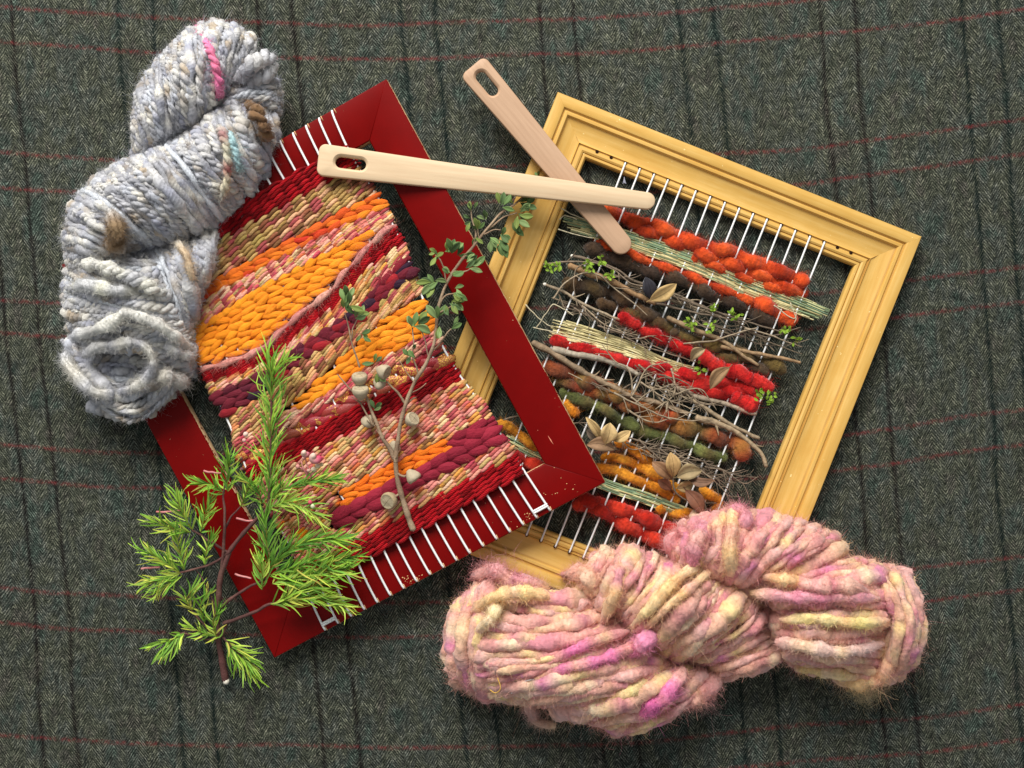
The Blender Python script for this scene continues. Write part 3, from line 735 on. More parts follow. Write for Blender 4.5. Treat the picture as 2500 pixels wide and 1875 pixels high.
# strings
sa0, _ = RL.ab(np.array([797.0]), np.array([1543.0])); sa1, _ = RL.ab(np.array([1347.0]), np.array([1253.0]))
RS = np.linspace(sa0[0], sa1[0], 18); SPR = RS[1] - RS[0]
le = np.array([(530, 590), (500, 660), (462, 745), (462, 810), (478, 890), (505, 965), (555, 1030), (565, 1100), (600, 1170), (650, 1260), (700, 1330)], float)
re_ = np.array([(848, 352), (905, 440), (935, 480), (965, 540), (990, 590), (1010, 650), (1030, 690), (1055, 770), (1100, 870), (1140, 930), (1190, 990), (1225, 1050), (1260, 1100), (1282, 1148)], float)
lea, leb = RL.ab(le[:, 0], le[:, 1], 1.5); rea, reb = RL.ab(re_[:, 0], re_[:, 1], 1.5)
lea = np.clip(lea, RS[0] - 20, RS[0] + 34) + 4; rea = rea - 1
def edgeL(b): return np.interp(b, np.r_[0, leb, RL.Hn - 70, RL.Hn], np.r_[RS[0] - 8, lea, RS[0] - 8, RS[0] - 8])
def edgeR(b): return np.interp(b, np.r_[0, reb, RL.Hn - 60, RL.Hn], np.r_[RS[-1] + 8, rea, RS[-1] + 8, RS[-1] + 8])
def sidx(a, b):  # string number (fractional) at a point of the loom
    return (a - edgeL(b) - 8) / (edgeR(b) - edgeL(b) - 16) * 17
def sa(k, b): return edgeL(b) + 8 + (edgeR(b) - edgeL(b) - 16) * k / 17
for k, a in enumerate(RS):
    b = np.array([1.0, 3, 8, 40, 100, RL.Hn / 2, RL.Hn - 100, RL.Hn - 40, RL.Hn - 9, RL.Hn - 4, RL.Hn - 1])
    h = np.array([-3.5, 0.3, 0.7, .75, .8, .8, .8, .75, .7, .3, -3.5])
    bb = np.r_[1.0, 3, 8, np.linspace(20, RL.Hn - 20, 60), RL.Hn - 9, RL.Hn - 4, RL.Hn - 1]; h = np.interp(bb, b, h)
    ak = sa(k, bb); ak = np.convolve(np.pad(ak, 4, 'edge'), np.ones(9) / 9, 'valid')
    mb = MB(); mb.tube(RL(ak, bb, h), 2.7 * K, WHITE, 7); mb.build('warp_string', M_string, rl)
    # saw cuts in the outer edges
    for b0, b1 in ((-0.6, 12.0), (RL.Hn - 12.0, RL.Hn + 0.6)):
        mb = MB(); mb.box((a - 3.6, b0, -9), (a - 1.2, b1, 0.06), lin((44, 16, 10)), M=lambda v: RL(v[:, 0], v[:, 1], v[:, 2]))
        mb.box((a + 2.8, b0 + .2, -9), (a + 4.6, b1 - .2, 0.05), lin((206, 170, 124)), M=lambda v: RL(v[:, 0], v[:, 1], v[:, 2]))
        mb.build('string_notch', M_dark, rl, smooth=False)
for a0, b0 in ((RS[-2], RL.Hn - 17), (RS[0], RL.Hn - 17)):
    mb = MB(); aa = np.linspace(a0 - 1, a0 + SPR + 1, 16)
    for o_ in (-3.2, 1.4): mb.tube(RL(aa, b0 + o_ + 0 * aa, 1.2 + 0 * aa), 2.6 * K, WHITE, 7)
    mb.build('string_tie', M_string, rl)
# chipped spots along the lower bar
mb = MB()
for cx, cy, n_, sp_ in ((1293, 1258, 12, 7), (990, 1412, 10, 5), (1005, 1425, 12, 6), (1025, 1408, 4, 4), (1260, 1300, 7, 12), (1345, 1200, 6, 22), (1390, 1185, 5, 20)):
    for k in range(n_):
        p = np.array([cx, cy]) + R.normal(0, sp_, 2); a_, b_ = RL.ab(np.array([p[0]]), np.array([p[1]])); a_ = a_[0]; b_ = b_[0]
        if b_ > RL.Hn - 3: continue
        hh = -2.2 * (RL.Hn - b_) / 104 + 0.035; th = np.sort(R.uniform(0, 6.28, 6)); rr = R.uniform(.8, 2.2)
        mb.add(RL(a_ + rr * np.cos(th), b_ + rr * np.sin(th) * .7, hh + 0 * th), None, [[0, 2, 1], [0, 3, 2], [0, 4, 3], [0, 5, 4]], lin((232, 190, 130)))
def scratch(x0, y0, x1, y1, w):
    a, b = RL.ab(np.array([x0, x1], float), np.array([y0, y1], float)); d = np.array([a[1] - a[0], b[1] - b[0]]); s = np.array([-d[1], d[0]]) / np.linalg.norm(d) * w
    q = np.array([[a[0], b[0]], [a[0] + d[0] * .5 + s[0], b[0] + d[1] * .5 + s[1]], [a[1], b[1]], [a[0] + d[0] * .5 - s[0], b[0] + d[1] * .5 - s[1]]])
    hh = -2.2 * np.minimum(RL.Wn - q[:, 0], RL.Hn - q[:, 1]) / 104 + .04
    mb.add(RL(q[:, 0], q[:, 1], hh), [[0, 3, 2, 1]], None, lin((236, 150, 120)))
scratch(1337, 1063, 1351, 1086, 1.0); scratch(1018, 430, 1024, 440, .8); scratch(1312, 1050, 1313, 1052, .8)
mb.build('paint_chips', M_dry, rl, smooth=False)['kind'] = 'stuff'

# ---- weaving. Boundaries were read off the photo in a skew grid (ab0) and are carried to the loom plane
_U0 = np.array([.8805, -.4741]); _V0 = np.array([.4769, .8790]); _O0 = np.array([137., 626.])
def curve(pts):
    p = np.array(pts, float); aa = np.linspace(90, 820, 147); bb = np.interp(aa, p[:, 0], p[:, 1])
    k = np.ones(7) / 7; bb = np.convolve(np.pad(bb, 3, 'edge'), k, 'valid')
    px = _O0 + aa[:, None] * _U0 + bb[:, None] * _V0
    a, b = RL.ab(px[:, 0], px[:, 1], 1.5)
    return a, b
def C_(x): return [(90, x), (820, x)]
BD = {
 'T0': C_(97), 'B1': C_(154), 'B2': C_(235), 'B3': [(90, 262), (650, 264), (763, 278), (820, 280)],
 'B4': [(90, 332), (150, 330), (204, 318), (411, 300), (558, 304), (679, 306), (730, 314), (820, 316)],
 'B5': [(90, 390), (150, 395), (174, 405), (260, 424), (338, 434), (437, 405), (550, 388), (590, 367), (658, 345), (712, 324), (760, 318), (820, 318)],
}
b5 = np.array(BD['B5'], float)
BD['B6'] = [(a, b + 12) for a, b in b5]
BD['B7'] = [(a, b + 12 + (28 if a < 700 else 44)) for a, b in b5]
BD['B8'] = [(90, 478), (180, 476), (260, 484), (338, 492), (414, 474), (500, 470), (592, 460), (676, 428), (737, 408), (820, 404)]
BD['B9'] = [(90, 545), (180, 543), (260, 536), (338, 520), (414, 506), (592, 492), (676, 464), (737, 455), (820, 455)]
BD['B10'] = [(90, 600), (150, 600), (325, 590), (450, 558), (530, 537), (616, 513), (700, 503), (758, 498), (820, 494)]
BD['B11'] = [(90, 600), (320, 598), (350, 612), (450, 606), (579, 598), (760, 597), (820, 597)]
BD['B12'] = [(90, 640), (270, 640), (429, 624), (600, 626), (760, 640), (820, 640)]
BD['B13'] = [(90, 672), (270, 672), (429, 670), (600, 680), (760, 690), (820, 690)]
BD['B14'] = [(90, 712), (150, 715), (375, 716), (600, 726), (760, 738), (820, 740)]
BD['B15'] = [(90, 836), (350, 832), (500, 834), (600, 842), (760, 850), (820, 852)]
BD['B16'] = C_(873); BD['B17'] = C_(914); BD['B18'] = C_(957); BD['B19'] = C_(1009)
BC = {k: curve(v) for k, v in BD.items()}
# side edges of the weaving, px -> ab
FZ_R = MB()
VARI = [(172, 136, 76), (206, 132, 84), (216, 164, 108), (158, 62, 66), (214, 132, 122), (128, 84, 50), (226, 192, 144), (190, 96, 58), (194, 166, 108), (190, 94, 90), (228, 168, 146), (214, 150, 70)]
VARG = [(164, 130, 74), (186, 150, 90), (138, 98, 56), (198, 124, 102), (202, 166, 108), (138, 82, 56), (158, 72, 72), (214, 164, 124), (118, 80, 48), (176, 150, 84)]
VARP = [(206, 116, 102), (220, 150, 128), (168, 72, 76), (200, 150, 98), (230, 188, 156), (146, 80, 62), (190, 72, 88)]
ORNG = [(238, 138, 22), (246, 152, 30), (228, 122, 16), (242, 146, 34)]
ORNR = [(222, 108, 20), (206, 74, 20), (232, 132, 30), (190, 46, 26)]
CRIM = [(146, 10, 18), (168, 15, 25), (122, 7, 14), (180, 22, 31)]
MARO = [(136, 24, 44), (118, 20, 38), (150, 34, 54)]
MARD = [(120, 22, 34), (60, 24, 44), (150, 26, 34), (46, 22, 42)]
BROC = [(150, 22, 40), (168, 30, 40), (140, 60, 36), (156, 36, 36)]
PINK = [(214, 150, 138), (206, 138, 130), (222, 168, 152)]
rowno = [0]
def band(up, lo, pitch, r, pal, style='yarn', arange=None, matr=None, seg=30, amp=None, follow='up', slant=4.0, h0=1.0, spacing=None, name=None):
    a = np.arange(-10, RL.Wn + 10, 3.6)
    bu = np.interp(a, *BC[up]); bl = np.interp(a, *BC[lo])
    n = int(np.ceil((bl - bu).max() / pitch - 0.25)); n = max(n, 1)
    th = bl - bu; mx = np.median(th[(a > RS[0]) & (a < RS[-1])])
    for j in range(n):
        rowno[0] += 1; par = rowno[0] % 2
        if follow == 'mix':
            b = bu + th * (j + .5) / n
        else:
            b = bu + (j + .5) * pitch if follow == 'up' else bl - (j + .5) * pitch
        ok = (b <= bl - pitch * .3) if follow == 'up' else ((b >= bu + pitch * .3) if follow == 'lo' else th > pitch * .4)
        e0 = edgeL(b) + R.uniform(-4, 3); e1 = edgeR(b) + R.uniform(-3, 4)
        ok &= (a > e0) & (a < e1)
        if arange is not None:
            j0, j1 = R.uniform(-8, 8, 2); ok &= (a > arange[0] + j0) & (a < arange[1] + j1)
        idx = np.where(ok)[0]
        if len(idx) == 0: continue
        for run in np.split(idx, np.where(np.diff(idx) > 1)[0] + 1):
            if len(run) < 9: continue
            aa = a[run]; b_ = b[run]; m = len(aa)
            b2 = b_ + wob(m, 12, -1, 1) * (1.2 if style != 'silk' else 2.6)
            ph = np.pi * sidx(aa, b_) + par * np.pi + (0.3 * wob(m, 10) if style == 'silk' else .12 * wob(m, 8))
            hump = np.cos(ph)
            am = (r * K * 1000 * (.5 if style == 'silk' else .8)) if amp is None else amp
            h = (2.6 if style == 'mohair' else 1.4) + am * hump
            b2 = b2 - (slant if style != 'silk' else 3.0) * np.sin(ph)
            e = np.minimum(np.arange(m), np.arange(m)[::-1]); h = h - 2.2 * np.clip(1 - e / 5.0, 0, 1)
            rad = r * (1 + (.10 if style == 'silk' else .26) * hump + wob(m, 6, -.14, .14))
            rad = rad * np.minimum(1, .6 + e / 6)
            c = np.array([lin(x) for x in pal]); q = int(m * 3.6 / seg) + 3
            pick = c[R.integers(0, len(c), q)]; x = np.linspace(0, q - 1.01, m) ; x = x + .3 * wob(m, 5)
            x = np.clip(x, 0, q - 1); fi = np.floor(x); fr = np.clip((x - fi - .35) / .3, 0, 1); x = fi + fr
            cc = np.stack([np.interp(x, np.arange(q), pick[:, k]) for k in range(3)], -1) * R.uniform(.93, 1.06, (m, 1))
            mb = MB(); p0 = R.uniform(0, 6)
            if style == 'silk':
                # cloth strip worked as a chain of folded, leaf shaped puffs
                mb.tube(RL(aa, b_, h0 - .3 + 0 * aa), r * .5 * K, cc * .8, 8)
                slope = np.gradient(b_, aa); sp = (spacing or SPR * 1.06); x = aa[0] + R.uniform(.2, .8) * sp
                tilt0 = (.26 if j % 2 else -.10)
                while x < aa[-1] - sp * .15:
                    bi = np.interp(x, aa, b_); sl = np.interp(x, aa, slope); tl = math.atan(sl) + tilt0 + R.normal(0, .1)
                    ln = sp * R.uniform(.7, .95); w = r * R.uniform(.74, 1.16); tt = np.linspace(-1, 1, 13)
                    lo_, hi_ = max(x - ln, aa[0] - 4), min(x + ln, aa[-1] + 6)
                    ax_ = x + (tt * ln) * math.cos(tl); bx_ = bi + (tt * ln) * math.sin(tl) + R.uniform(-1.5, 1.5) * tt ** 2 + R.uniform(-1, 1)
                    ax_ = np.clip(ax_, lo_, hi_)
                    hh = h0 + .35 + (r * K * 420) * (1 - tt ** 2) - .5 * (tt < -.4)
                    rw = w * np.maximum(.06, (1 - np.abs(tt) ** 2.1)) ** .75
                    cp = np.array([np.interp(x, aa, cc[:, k]) for k in range(3)]); c2 = lin(pal[R.integers(len(pal))])
                    cp = cp * .6 + c2 * .4
                    cpp = cp[None, :] * (1 - .16 * np.abs(tt)[:, None] ** 2) * R.uniform(.92, 1.06)
                    q0 = R.uniform(0, 6); kf = R.uniform(.5, 1.3); nf_ = R.integers(5, 9)
                    V, N, S, _ = mb.tube(RL(ax_, bx_, hh), rw * K, cpp, 14, flat=.52, jit=.012, u0=R.uniform(0, 900),
                        fold=lambda i, th: 1 + .055 * kf * np.sin(nf_ * th + q0 + 1.2 * np.sin(i * .5 + q0)) + .04 * kf * np.sin(3 * th + i * .35 + q0))
                    fuzz(FZ_R, V.reshape(-1, 3), np.tile([0, 0, 1.0], (len(V) * 14, 1)), np.repeat(cpp, 14, 0), 5, .0045, .00012, 2.0)
                    x += sp * R.uniform(.88, 1.12)
                sides = 14; Pc = None
            else:
                P = RL(aa, b2, h); sides = 6; V, N, S, _ = mb.tube(P, rad * K, cc, sides); Pc = P
            nm = name or {'silk': 'silk_strip_weft', 'yarn': 'yarn_weft', 'mohair': 'mohair_weft'}[style]
            mb.build(nm, matr or (M_silk if style == 'silk' else M_yarn), rl)
            nf = {'silk': 0, 'yarn': 16, 'mohair': 700}[style]
            if nf:
                Q = V.reshape(-1, 3); NN = nrm(Q - np.repeat(Pc, sides, 0)); kp = NN[:, 2] > 0
                fuzz(FZ_R, Q[kp], NN[kp], np.repeat(cc, sides, 0)[kp], int(nf * m / 60), .007 if style == 'yarn' else .009, .00011, 1.2)

def inab(x, b):  # ab0 a-coordinate -> loom a
    p = _O0 + x * _U0 + b * _V0; a, _ = RL.ab(np.array([p[0]]), np.array([p[1]]), 1.5); return a[0]

band('T0', 'B1', 5.0, 4.5, CRIM, matr=M_crim, seg=60)
band('B1', 'B2', 4.8, 4.4, VARG, seg=38)
band('B2', 'B3', 13.6, 9.0, ORNR, 'silk', seg=60, follow='mix')
band('B3', 'B4', 4.8, 4.4, VARI[2:] + VARP, seg=36, follow='mix')
band('B4', 'B5', 13.6, 9.0, ORNG, 'silk', seg=120, follow='up')
band('B5', 'B6', 12, 7, PINK, 'mohair', matr=M_wool, seg=70, follow='mix', amp=.4, slant=2.0)
band('B6', 'B7', 5.0, 4.5, CRIM, matr=M_crim, seg=60, follow='mix')
band('B7', 'B8', 4.8, 4.4, VARI, seg=36, follow='mix')
band('B8', 'B9', 16, 11, MARD, 'silk', seg=40, follow='mix')
band('B9', 'B10', 4.8, 4.4, VARG + VARI[:3], seg=38, follow='mix')
band('B10', 'B11', 13.6, 9.0, ORNG, 'silk', seg=120, follow='lo', arange=(inab(328, 600), 2000))
band('B11', 'B12', 4.8, 4.4, VARP, seg=36, follow='mix')
band('B12', 'B13', 18, 12.0, BROC, 'silk', matr=M_broc, seg=50, follow='mix', name='brocade_strip_weft', h0=-.9, spacing=52)
band('B13', 'B14', 5.0, 4.5, CRIM, matr=M_crim, seg=60, follow='mix')
band('B14', 'B15', 4.8, 4.4, VARI + VARP[:3], seg=34, follow='mix')
band('B15', 'B16', 12.5, 8.4, [(238, 116, 22), (244, 126, 28), (232, 104, 16)], 'silk', seg=120, follow='mix', arange=(inab(335, 850), inab(636, 850)))
band('B15', 'B16', 21, 14.5, MARO, 'silk', seg=80, follow='mix', arange=(inab(630, 850), 2000), spacing=47)
band('B15', 'B16', 4.8, 4.4, ORNR[:1] + VARI, seg=36, follow='mix', arange=(-100, inab(330, 850)))
band('B16', 'B17', 20, 14.0, MARO, 'silk', seg=80, follow='mix', arange=(inab(280, 890), 2000), spacing=47)
band('B16', 'B17', 4.8, 4.4, VARI + ORNG[:1], seg=36, follow='mix', arange=(-100, inab(276, 890)))
band('B17', 'B18', 4.8, 4.4, VARI + VARP, seg=38, follow='mix')
band('B18', 'B19', 5.4, 4.9, CRIM, matr=M_crim, seg=60, follow='mix')
FZ_R.build('yarn_fuzz', M_fuzz, rl)['kind'] = 'stuff'

# ------------------------------------------------------------------ skeins of yarn
class Patch:
    """a lobe of a hank: strands run A -> M -> B (photo px polylines read across the lobe), bulging up to zM"""
    def __init__(s, A, M, B, zA, zM, zB, edge=.75):
        s.A, s.M, s.B = (np.asarray(q, float) for q in (A, M, B)); s.z = (zA, zM, zB); s.edge = edge
    @staticmethod
    def at(c, u): return smooth_poly(c, 65)[np.clip((u * 64).astype(int), 0, 64)] if np.ndim(u) else smooth_poly(c, 65)[int(np.clip(u, 0, 1) * 64)]
    def strand(s, u, n, depth=0.0):
        a, m, b = s.at(s.A, u), s.at(s.M, u), s.at(s.B, u)
        t = np.linspace(0, 1, n); w = (1 - np.cos(np.pi * t)) / 2
        l0 = 2 * (w - .5) * (w - 1); l1 = 4 * w * (1 - w); l2 = 2 * w * (w - .5)
        p = a * l0[:, None] + m * l1[:, None] + b * l2[:, None]
        zA, zM, zB = s.z; ed = math.sqrt(max(0.05, 1 - s.edge * (2 * u - 1) ** 2)); zm = (zM - depth) * ed
        z = np.where(t < .5, zA * ed + (zm - zA * ed) * np.sin(np.pi * t), zB + (zm - zB) * np.sin(np.pi * t))
        return p, np.maximum(z, 1.5)
    def width(s):
        return max(plen(smooth_poly(c, 40)) for c in (s.A, s.M, s.B))
    def length(s, u):
        p, z = s.strand(u, 30); return plen(p) + 2 * s.z[1]

def dye(n, pal, seg, wts=None):
    c = np.array([lin(x) for x in pal]); q = int(n / seg) + 3
    pick = c[R.choice(len(c), q, p=wts)]; x = np.linspace(0, q - 1.01, n)
    return np.stack([np.interp(x, np.arange(q), pick[:, k]) for k in range(3)], -1)

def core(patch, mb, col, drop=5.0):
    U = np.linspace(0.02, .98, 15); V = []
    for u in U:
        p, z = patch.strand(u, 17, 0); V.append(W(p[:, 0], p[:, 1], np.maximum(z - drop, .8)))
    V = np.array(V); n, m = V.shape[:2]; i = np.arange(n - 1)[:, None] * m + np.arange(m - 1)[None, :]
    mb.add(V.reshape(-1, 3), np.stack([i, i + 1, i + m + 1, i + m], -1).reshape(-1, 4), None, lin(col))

def grey_strand(mb, p, z, r, col, fz, nf, beaded=1.0, single=.38):
    """two thick-and-thin plies wound round each other"""
    n = len(p); P = W(p[:, 0], p[:, 1], z)
    T = nrm(np.gradient(P, axis=0)); S = nrm(np.cross(T, [0, 0, 1.0]) + 1e-9); N = np.cross(S, T)
    L = np.r_[0, np.cumsum(np.linalg.norm(np.diff(P, axis=0), axis=1))] / K
    if R.random() < single:
        rad = r * 1.05 * (1 + .3 * wob(n, max(3, int(40 / (L[-1] / n + .01)))) + .14 * wob(n, 3)); p0 = R.uniform(0, 6)
        V, _, _, _ = mb.tube(P, rad * K, col, 9, u0=R.uniform(0, 500), jit=.07, cj=.08, fold=lambda i, th: 1 + .08 * np.sin(2 * th + i * .4 + p0) + .07 * np.sin(3 * th - i * .3))
        Q = V.reshape(-1, 3); NN = nrm(Q - np.repeat(P, 9, 0)); kp = NN[:, 2] > -.4
        fuzz(fz, Q[kp], NN[kp], np.repeat(col, 9, 0)[kp], int(nf * 11), .006, .00018, 1.6)
        fuzz(fz, Q[kp], NN[kp], np.repeat(col, 9, 0)[kp], int(nf * .8), .013, .00010, 2.6, .2, 4)
        return
    pitch = R.uniform(30, 44); ph = 2 * np.pi * L / pitch + R.uniform(0, 6)
    slub = 1 + .42 * wob(n, max(3, int(26 / (L[-1] / n + .01))), -1, 1) * beaded
    for k in (0, 1):
        off = (np.cos(ph + k * np.pi) * .5)[:, None] * S + (np.sin(ph + k * np.pi) * .5)[:, None] * N
        rr = r * slub * .68 * (1 + .16 * np.cos(2 * ph + k * 3.1))
        V, _, _, _ = mb.tube(P + off * (r * slub)[:, None] * K, rr * K, col * R.uniform(.92, 1.05), 6, u0=R.uniform(0, 500), jit=.05, cj=.06)
    Q = V.reshape(-1, 3); NN = nrm(Q - np.repeat(P, 6, 0)); kp = NN[:, 2] > -.4
    fuzz(fz, Q[kp], NN[kp], np.repeat(col, 6, 0)[kp], int(nf * 7.5), .0056, .00017, 1.6)
    fuzz(fz, Q[kp], NN[kp], np.repeat(col, 6, 0)[kp], int(nf * .6), .012, .00009, 2.6, .2, 5)

GREY = [(170, 170, 175), (187, 187, 190), (148, 149, 155), (200, 198, 195), (178, 170, 160), (156, 158, 171), (211, 208, 200), (142, 132, 121), (190, 193, 201), (174, 157, 134), (220, 216, 205)]
GW = np.array([5, 5, 4, 4, 2, 3, 3, 1, 3, 1.0, 2]); GW /= GW.sum()
gs = empty('yarn_skein', tuple(W(390, 560, 0)), 'twisted skein of chunky pale grey thick and thin yarn with one pink strand', 'yarn')
GF = MB()
GP = {
 'T': Patch([(326, 386), (385, 358), (440, 325), (500, 285), (545, 250), (572, 232)], [(322, 330), (360, 262), (425, 200), (500, 150), (562, 138), (612, 150)], [(330, 285), (345, 205), (398, 125), (478, 58), (562, 46), (640, 88)], 20, 50, 8),
 'R': Patch([(560, 205), (568, 236), (590, 255)], [(630, 186), (640, 215), (650, 250)], [(690, 186), (700, 225), (696, 275)], 24, 34, 6, .3),
 'L3': Patch([(350, 620), (410, 606), (480, 585), (538, 558)], [(400, 720), (445, 690), (485, 660), (528, 615)], [(430, 880), (468, 820), (492, 730), (530, 660)], 14, 40, 8, .4),
 'L6': Patch([(190, 870), (200, 900), (210, 930), (230, 960)], [(280, 860), (280, 895), (280, 930), (290, 960)], [(370, 870), (372, 900), (360, 930), (340, 960)], 14, 25, 14, .2),
 'L4': Patch([(270, 632), (170, 645), (146, 700), (146, 762), (165, 830), (190, 880)], [(330, 640), (315, 690), (310, 740), (312, 790), (325, 835), (340, 870)], [(392, 640), (452, 715), (470, 775), (476, 830), (480, 880), (470, 930)], 6, 46, 10, .5),
 'L5': Patch([(138, 842), (168, 850), (196, 862), (222, 878)], [(300, 1046), (296, 1006), (290, 972), (284, 944)], [(476, 900), (450, 896), (414, 884), (372, 886)], 10, 30, 12, .35),
 'L2': Patch([(158, 640), (148, 560), (196, 462), (320, 380), (450, 322), (535, 256), (610, 222), (676, 262)], [(196, 640), (215, 575), (290, 500), (400, 440), (500, 385), (575, 340), (640, 305), (690, 300)], [(235, 640), (280, 628), (335, 612), (430, 602), (530, 560), (600, 500), (660, 430), (692, 340)], 12, 54, 8, .7),
}
for p_ in GP.values():
    for nm_ in ('A', 'M', 'B'):
        q_ = getattr(p_, nm_); setattr(p_, nm_, np.array([408, 540]) + (q_ - np.array([408, 540])) * np.array([.945, .97]))
mb = MB()
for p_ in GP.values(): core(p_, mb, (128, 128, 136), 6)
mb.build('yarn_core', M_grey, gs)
rg = 8.6; UL = MB()
for key, pa in GP.items():
    nst = max(3, int(pa.width() / (rg * 1.75)))
    for layer in (0, 1):
        for k in range(nst):
            u = np.clip((k + .5 + .5 * layer) / nst + R.uniform(-.25, .25) / nst, 0.0, 1.0)
            n = max(14, int(pa.length(u) / 5)); p, z = pa.strand(u, n, layer * 4.0)
            p = p + np.stack([wob(n, 9, -4, 4), wob(n, 9, -4, 4)], -1); z = z + wob(n, 8, -1.5, 1.5)
            col = dye(n, GREY, 5, GW); r_ = rg * R.choice([.72, .9, 1.0, 1.25, 1.55], p=[.2, .25, .25, .2, .1])
            if R.random() < .07: col[:] = lin((204, 208, 214)); r_ = 6.0
            mb = UL if layer else MB()
            if layer == 0 and key == 'T' and abs(u - .62) < .5 / nst: continue
            grey_strand(mb, p, z + (0 if layer else R.uniform(0, 1.5)), r_, col, GF, 60 if layer == 0 else 15)
            if not layer: mb.build('yarn_strand', M_grey, gs)
UL.build('yarn_strands_beneath', M_grey, gs)['kind'] = 'stuff'
def gx(pts, r, cols, seg=6, z=None, nf=80, beaded=1.0, label=None):
    n = int(plen(pts) / 5) + 8; q = smooth_poly(pts, n); q[:, :2] = np.array([408, 540]) + (q[:, :2] - np.array([408, 540])) * np.array([.945, .97])
    t = np.linspace(0, 1, n); w_ = np.maximum(np.clip(1 - t / .25, 0, 1), np.clip((t - .75) / .25, 0, 1))
    col = dye(n, cols, seg); base = dye(n, GREY, 5, GW); wm = (w_ ** 1.5)[:, None] * .8 * (0 if label else 1)
    xy = q[:, :2] + np.stack([wob(n, 10, -4, 4), wob(n, 10, -4, 4)], -1) * (0 if label else 1)
    mb = MB(); grey_strand(mb, xy, np.maximum(q[:, 2] + wob(n, 9, -.8, .8) - 7 * w_ ** 2, 2), r, col * (1 - wm) + base * wm, GF, nf, beaded, 0 if label else .38)
    o = mb.build('yarn_strand', M_grey, gs)
    if label: o['label'] = label
PNK = [(238, 122, 168), (226, 108, 152), (214, 118, 150), (244, 142, 184)]
gx([(482, 52, 8), (490, 62, 24), (508, 88, 44), (526, 128, 53), (538, 168, 53), (544, 205, 46), (540, 240, 28)], 9.5, PNK, beaded=.6, label='bright pink strand')
gx([(600, 185, 36), (625, 150, 44), (655, 128, 40), (676, 140, 30), (668, 168, 34), (630, 195, 38)], 17, GREY[:4], beaded=.3, nf=200)
BRW = [(122, 94, 66), (140, 106, 74), (110, 84, 60)]
gx([(616, 244, 48), (636, 262, 54), (650, 285, 54), (660, 305, 50), (664, 330, 46)], 15, BRW, beaded=.9, nf=160, label='brown lump of yarn')
gx([(268, 535, 56), (278, 560, 56), (272, 590, 50), (285, 610, 44)], 17, [(158, 132, 100), (136, 112, 84), (166, 142, 110)], beaded=.7, nf=220)
gx([(568, 318, 56), (578, 345, 57), (588, 380, 57), (594, 415, 54)], 7.5, [(176, 208, 210), (168, 200, 204)], beaded=.6, label='pale aqua strand')
gx([(545, 300, 54), (556, 345, 58), (562, 400, 57), (560, 440, 54), (548, 490, 46)], 9, [(196, 190, 168), (206, 196, 168), (150, 80, 80)], seg=9)
gx([(438, 590, 40), (456, 620, 46), (466, 660, 46), (474, 700, 42)], 8, [(206, 184, 154), (214, 196, 168)], beaded=1)
gx([(165, 650, 26), (240, 652, 50), (300, 672, 55), (370, 708, 52), (410, 735, 46)], 12, [(212, 210, 198), (200, 198, 192), (186, 186, 188)], beaded=1.1, nf=240)
gx([(150, 712, 20), (200, 702, 44), (260, 712, 52), (330, 720, 52)], 12, [(218, 216, 200), (196, 196, 196)], nf=160)
gx([(170, 830, 34), (250, 800, 52), (300, 770, 54), (350, 785, 53), (420, 822, 46), (470, 868, 30)], 11, [(218, 216, 206), (208, 206, 198), (192, 190, 184)], nf=140)
gx([(158, 860, 14), (150, 890, 24), (175, 930, 34), (215, 965, 38), (260, 975, 40)], 11, [(204, 202, 196), (214, 210, 200), (184, 184, 186)], beaded=1.0, nf=200)
gx([(200, 870, 38), (235, 858, 44), (285, 846, 48), (340, 850, 48), (368, 872, 48), (372, 905, 46), (352, 940, 42), (310, 965, 38), (260, 975, 34)], 10.5, [(206, 203, 195), (190, 189, 188), (198, 195, 186), (176, 176, 180)], beaded=1.0, nf=240)
gx([(380, 925, 40), (420, 935, 36), (455, 948, 26)], 13, [(206, 200, 186), (190, 186, 180)], nf=120)
gx([(400, 850, 40), (440, 870, 38), (478, 880, 26)], 10, [(214, 212, 206), (196, 196, 198)], nf=100)
gx([(214, 1000, 16), (290, 1024, 18), (360, 1012, 18), (420, 975, 18)], 15, GREY[:6], nf=220)
for q in ([(230, 628, 14), (330, 618, 20), (430, 610, 20)], [(250, 612, 16), (330, 604, 22), (400, 600, 24)], [(280, 640, 18), (350, 632, 22), (430, 630, 22)], [(205, 905, 19), (245, 888, 21), (300, 880, 22), (350, 895, 22)], [(200, 925, 17), (245, 912, 19), (300, 905, 21), (345, 918, 21)], [(215, 945, 17), (260, 938, 19), (310, 935, 21)], [(220, 885, 19), (270, 868, 21), (330, 872, 22)],
          [(230, 900, 23), (262, 918, 24), (290, 948, 23)], [(300, 880, 24), (320, 910, 25), (318, 940, 23)]):
    gx(q, 10, [(150, 152, 164), (170, 170, 178), (188, 190, 198)], nf=80)
GF.build('yarn_fuzz', M_fuzz, gs)['kind'] = 'stuff'

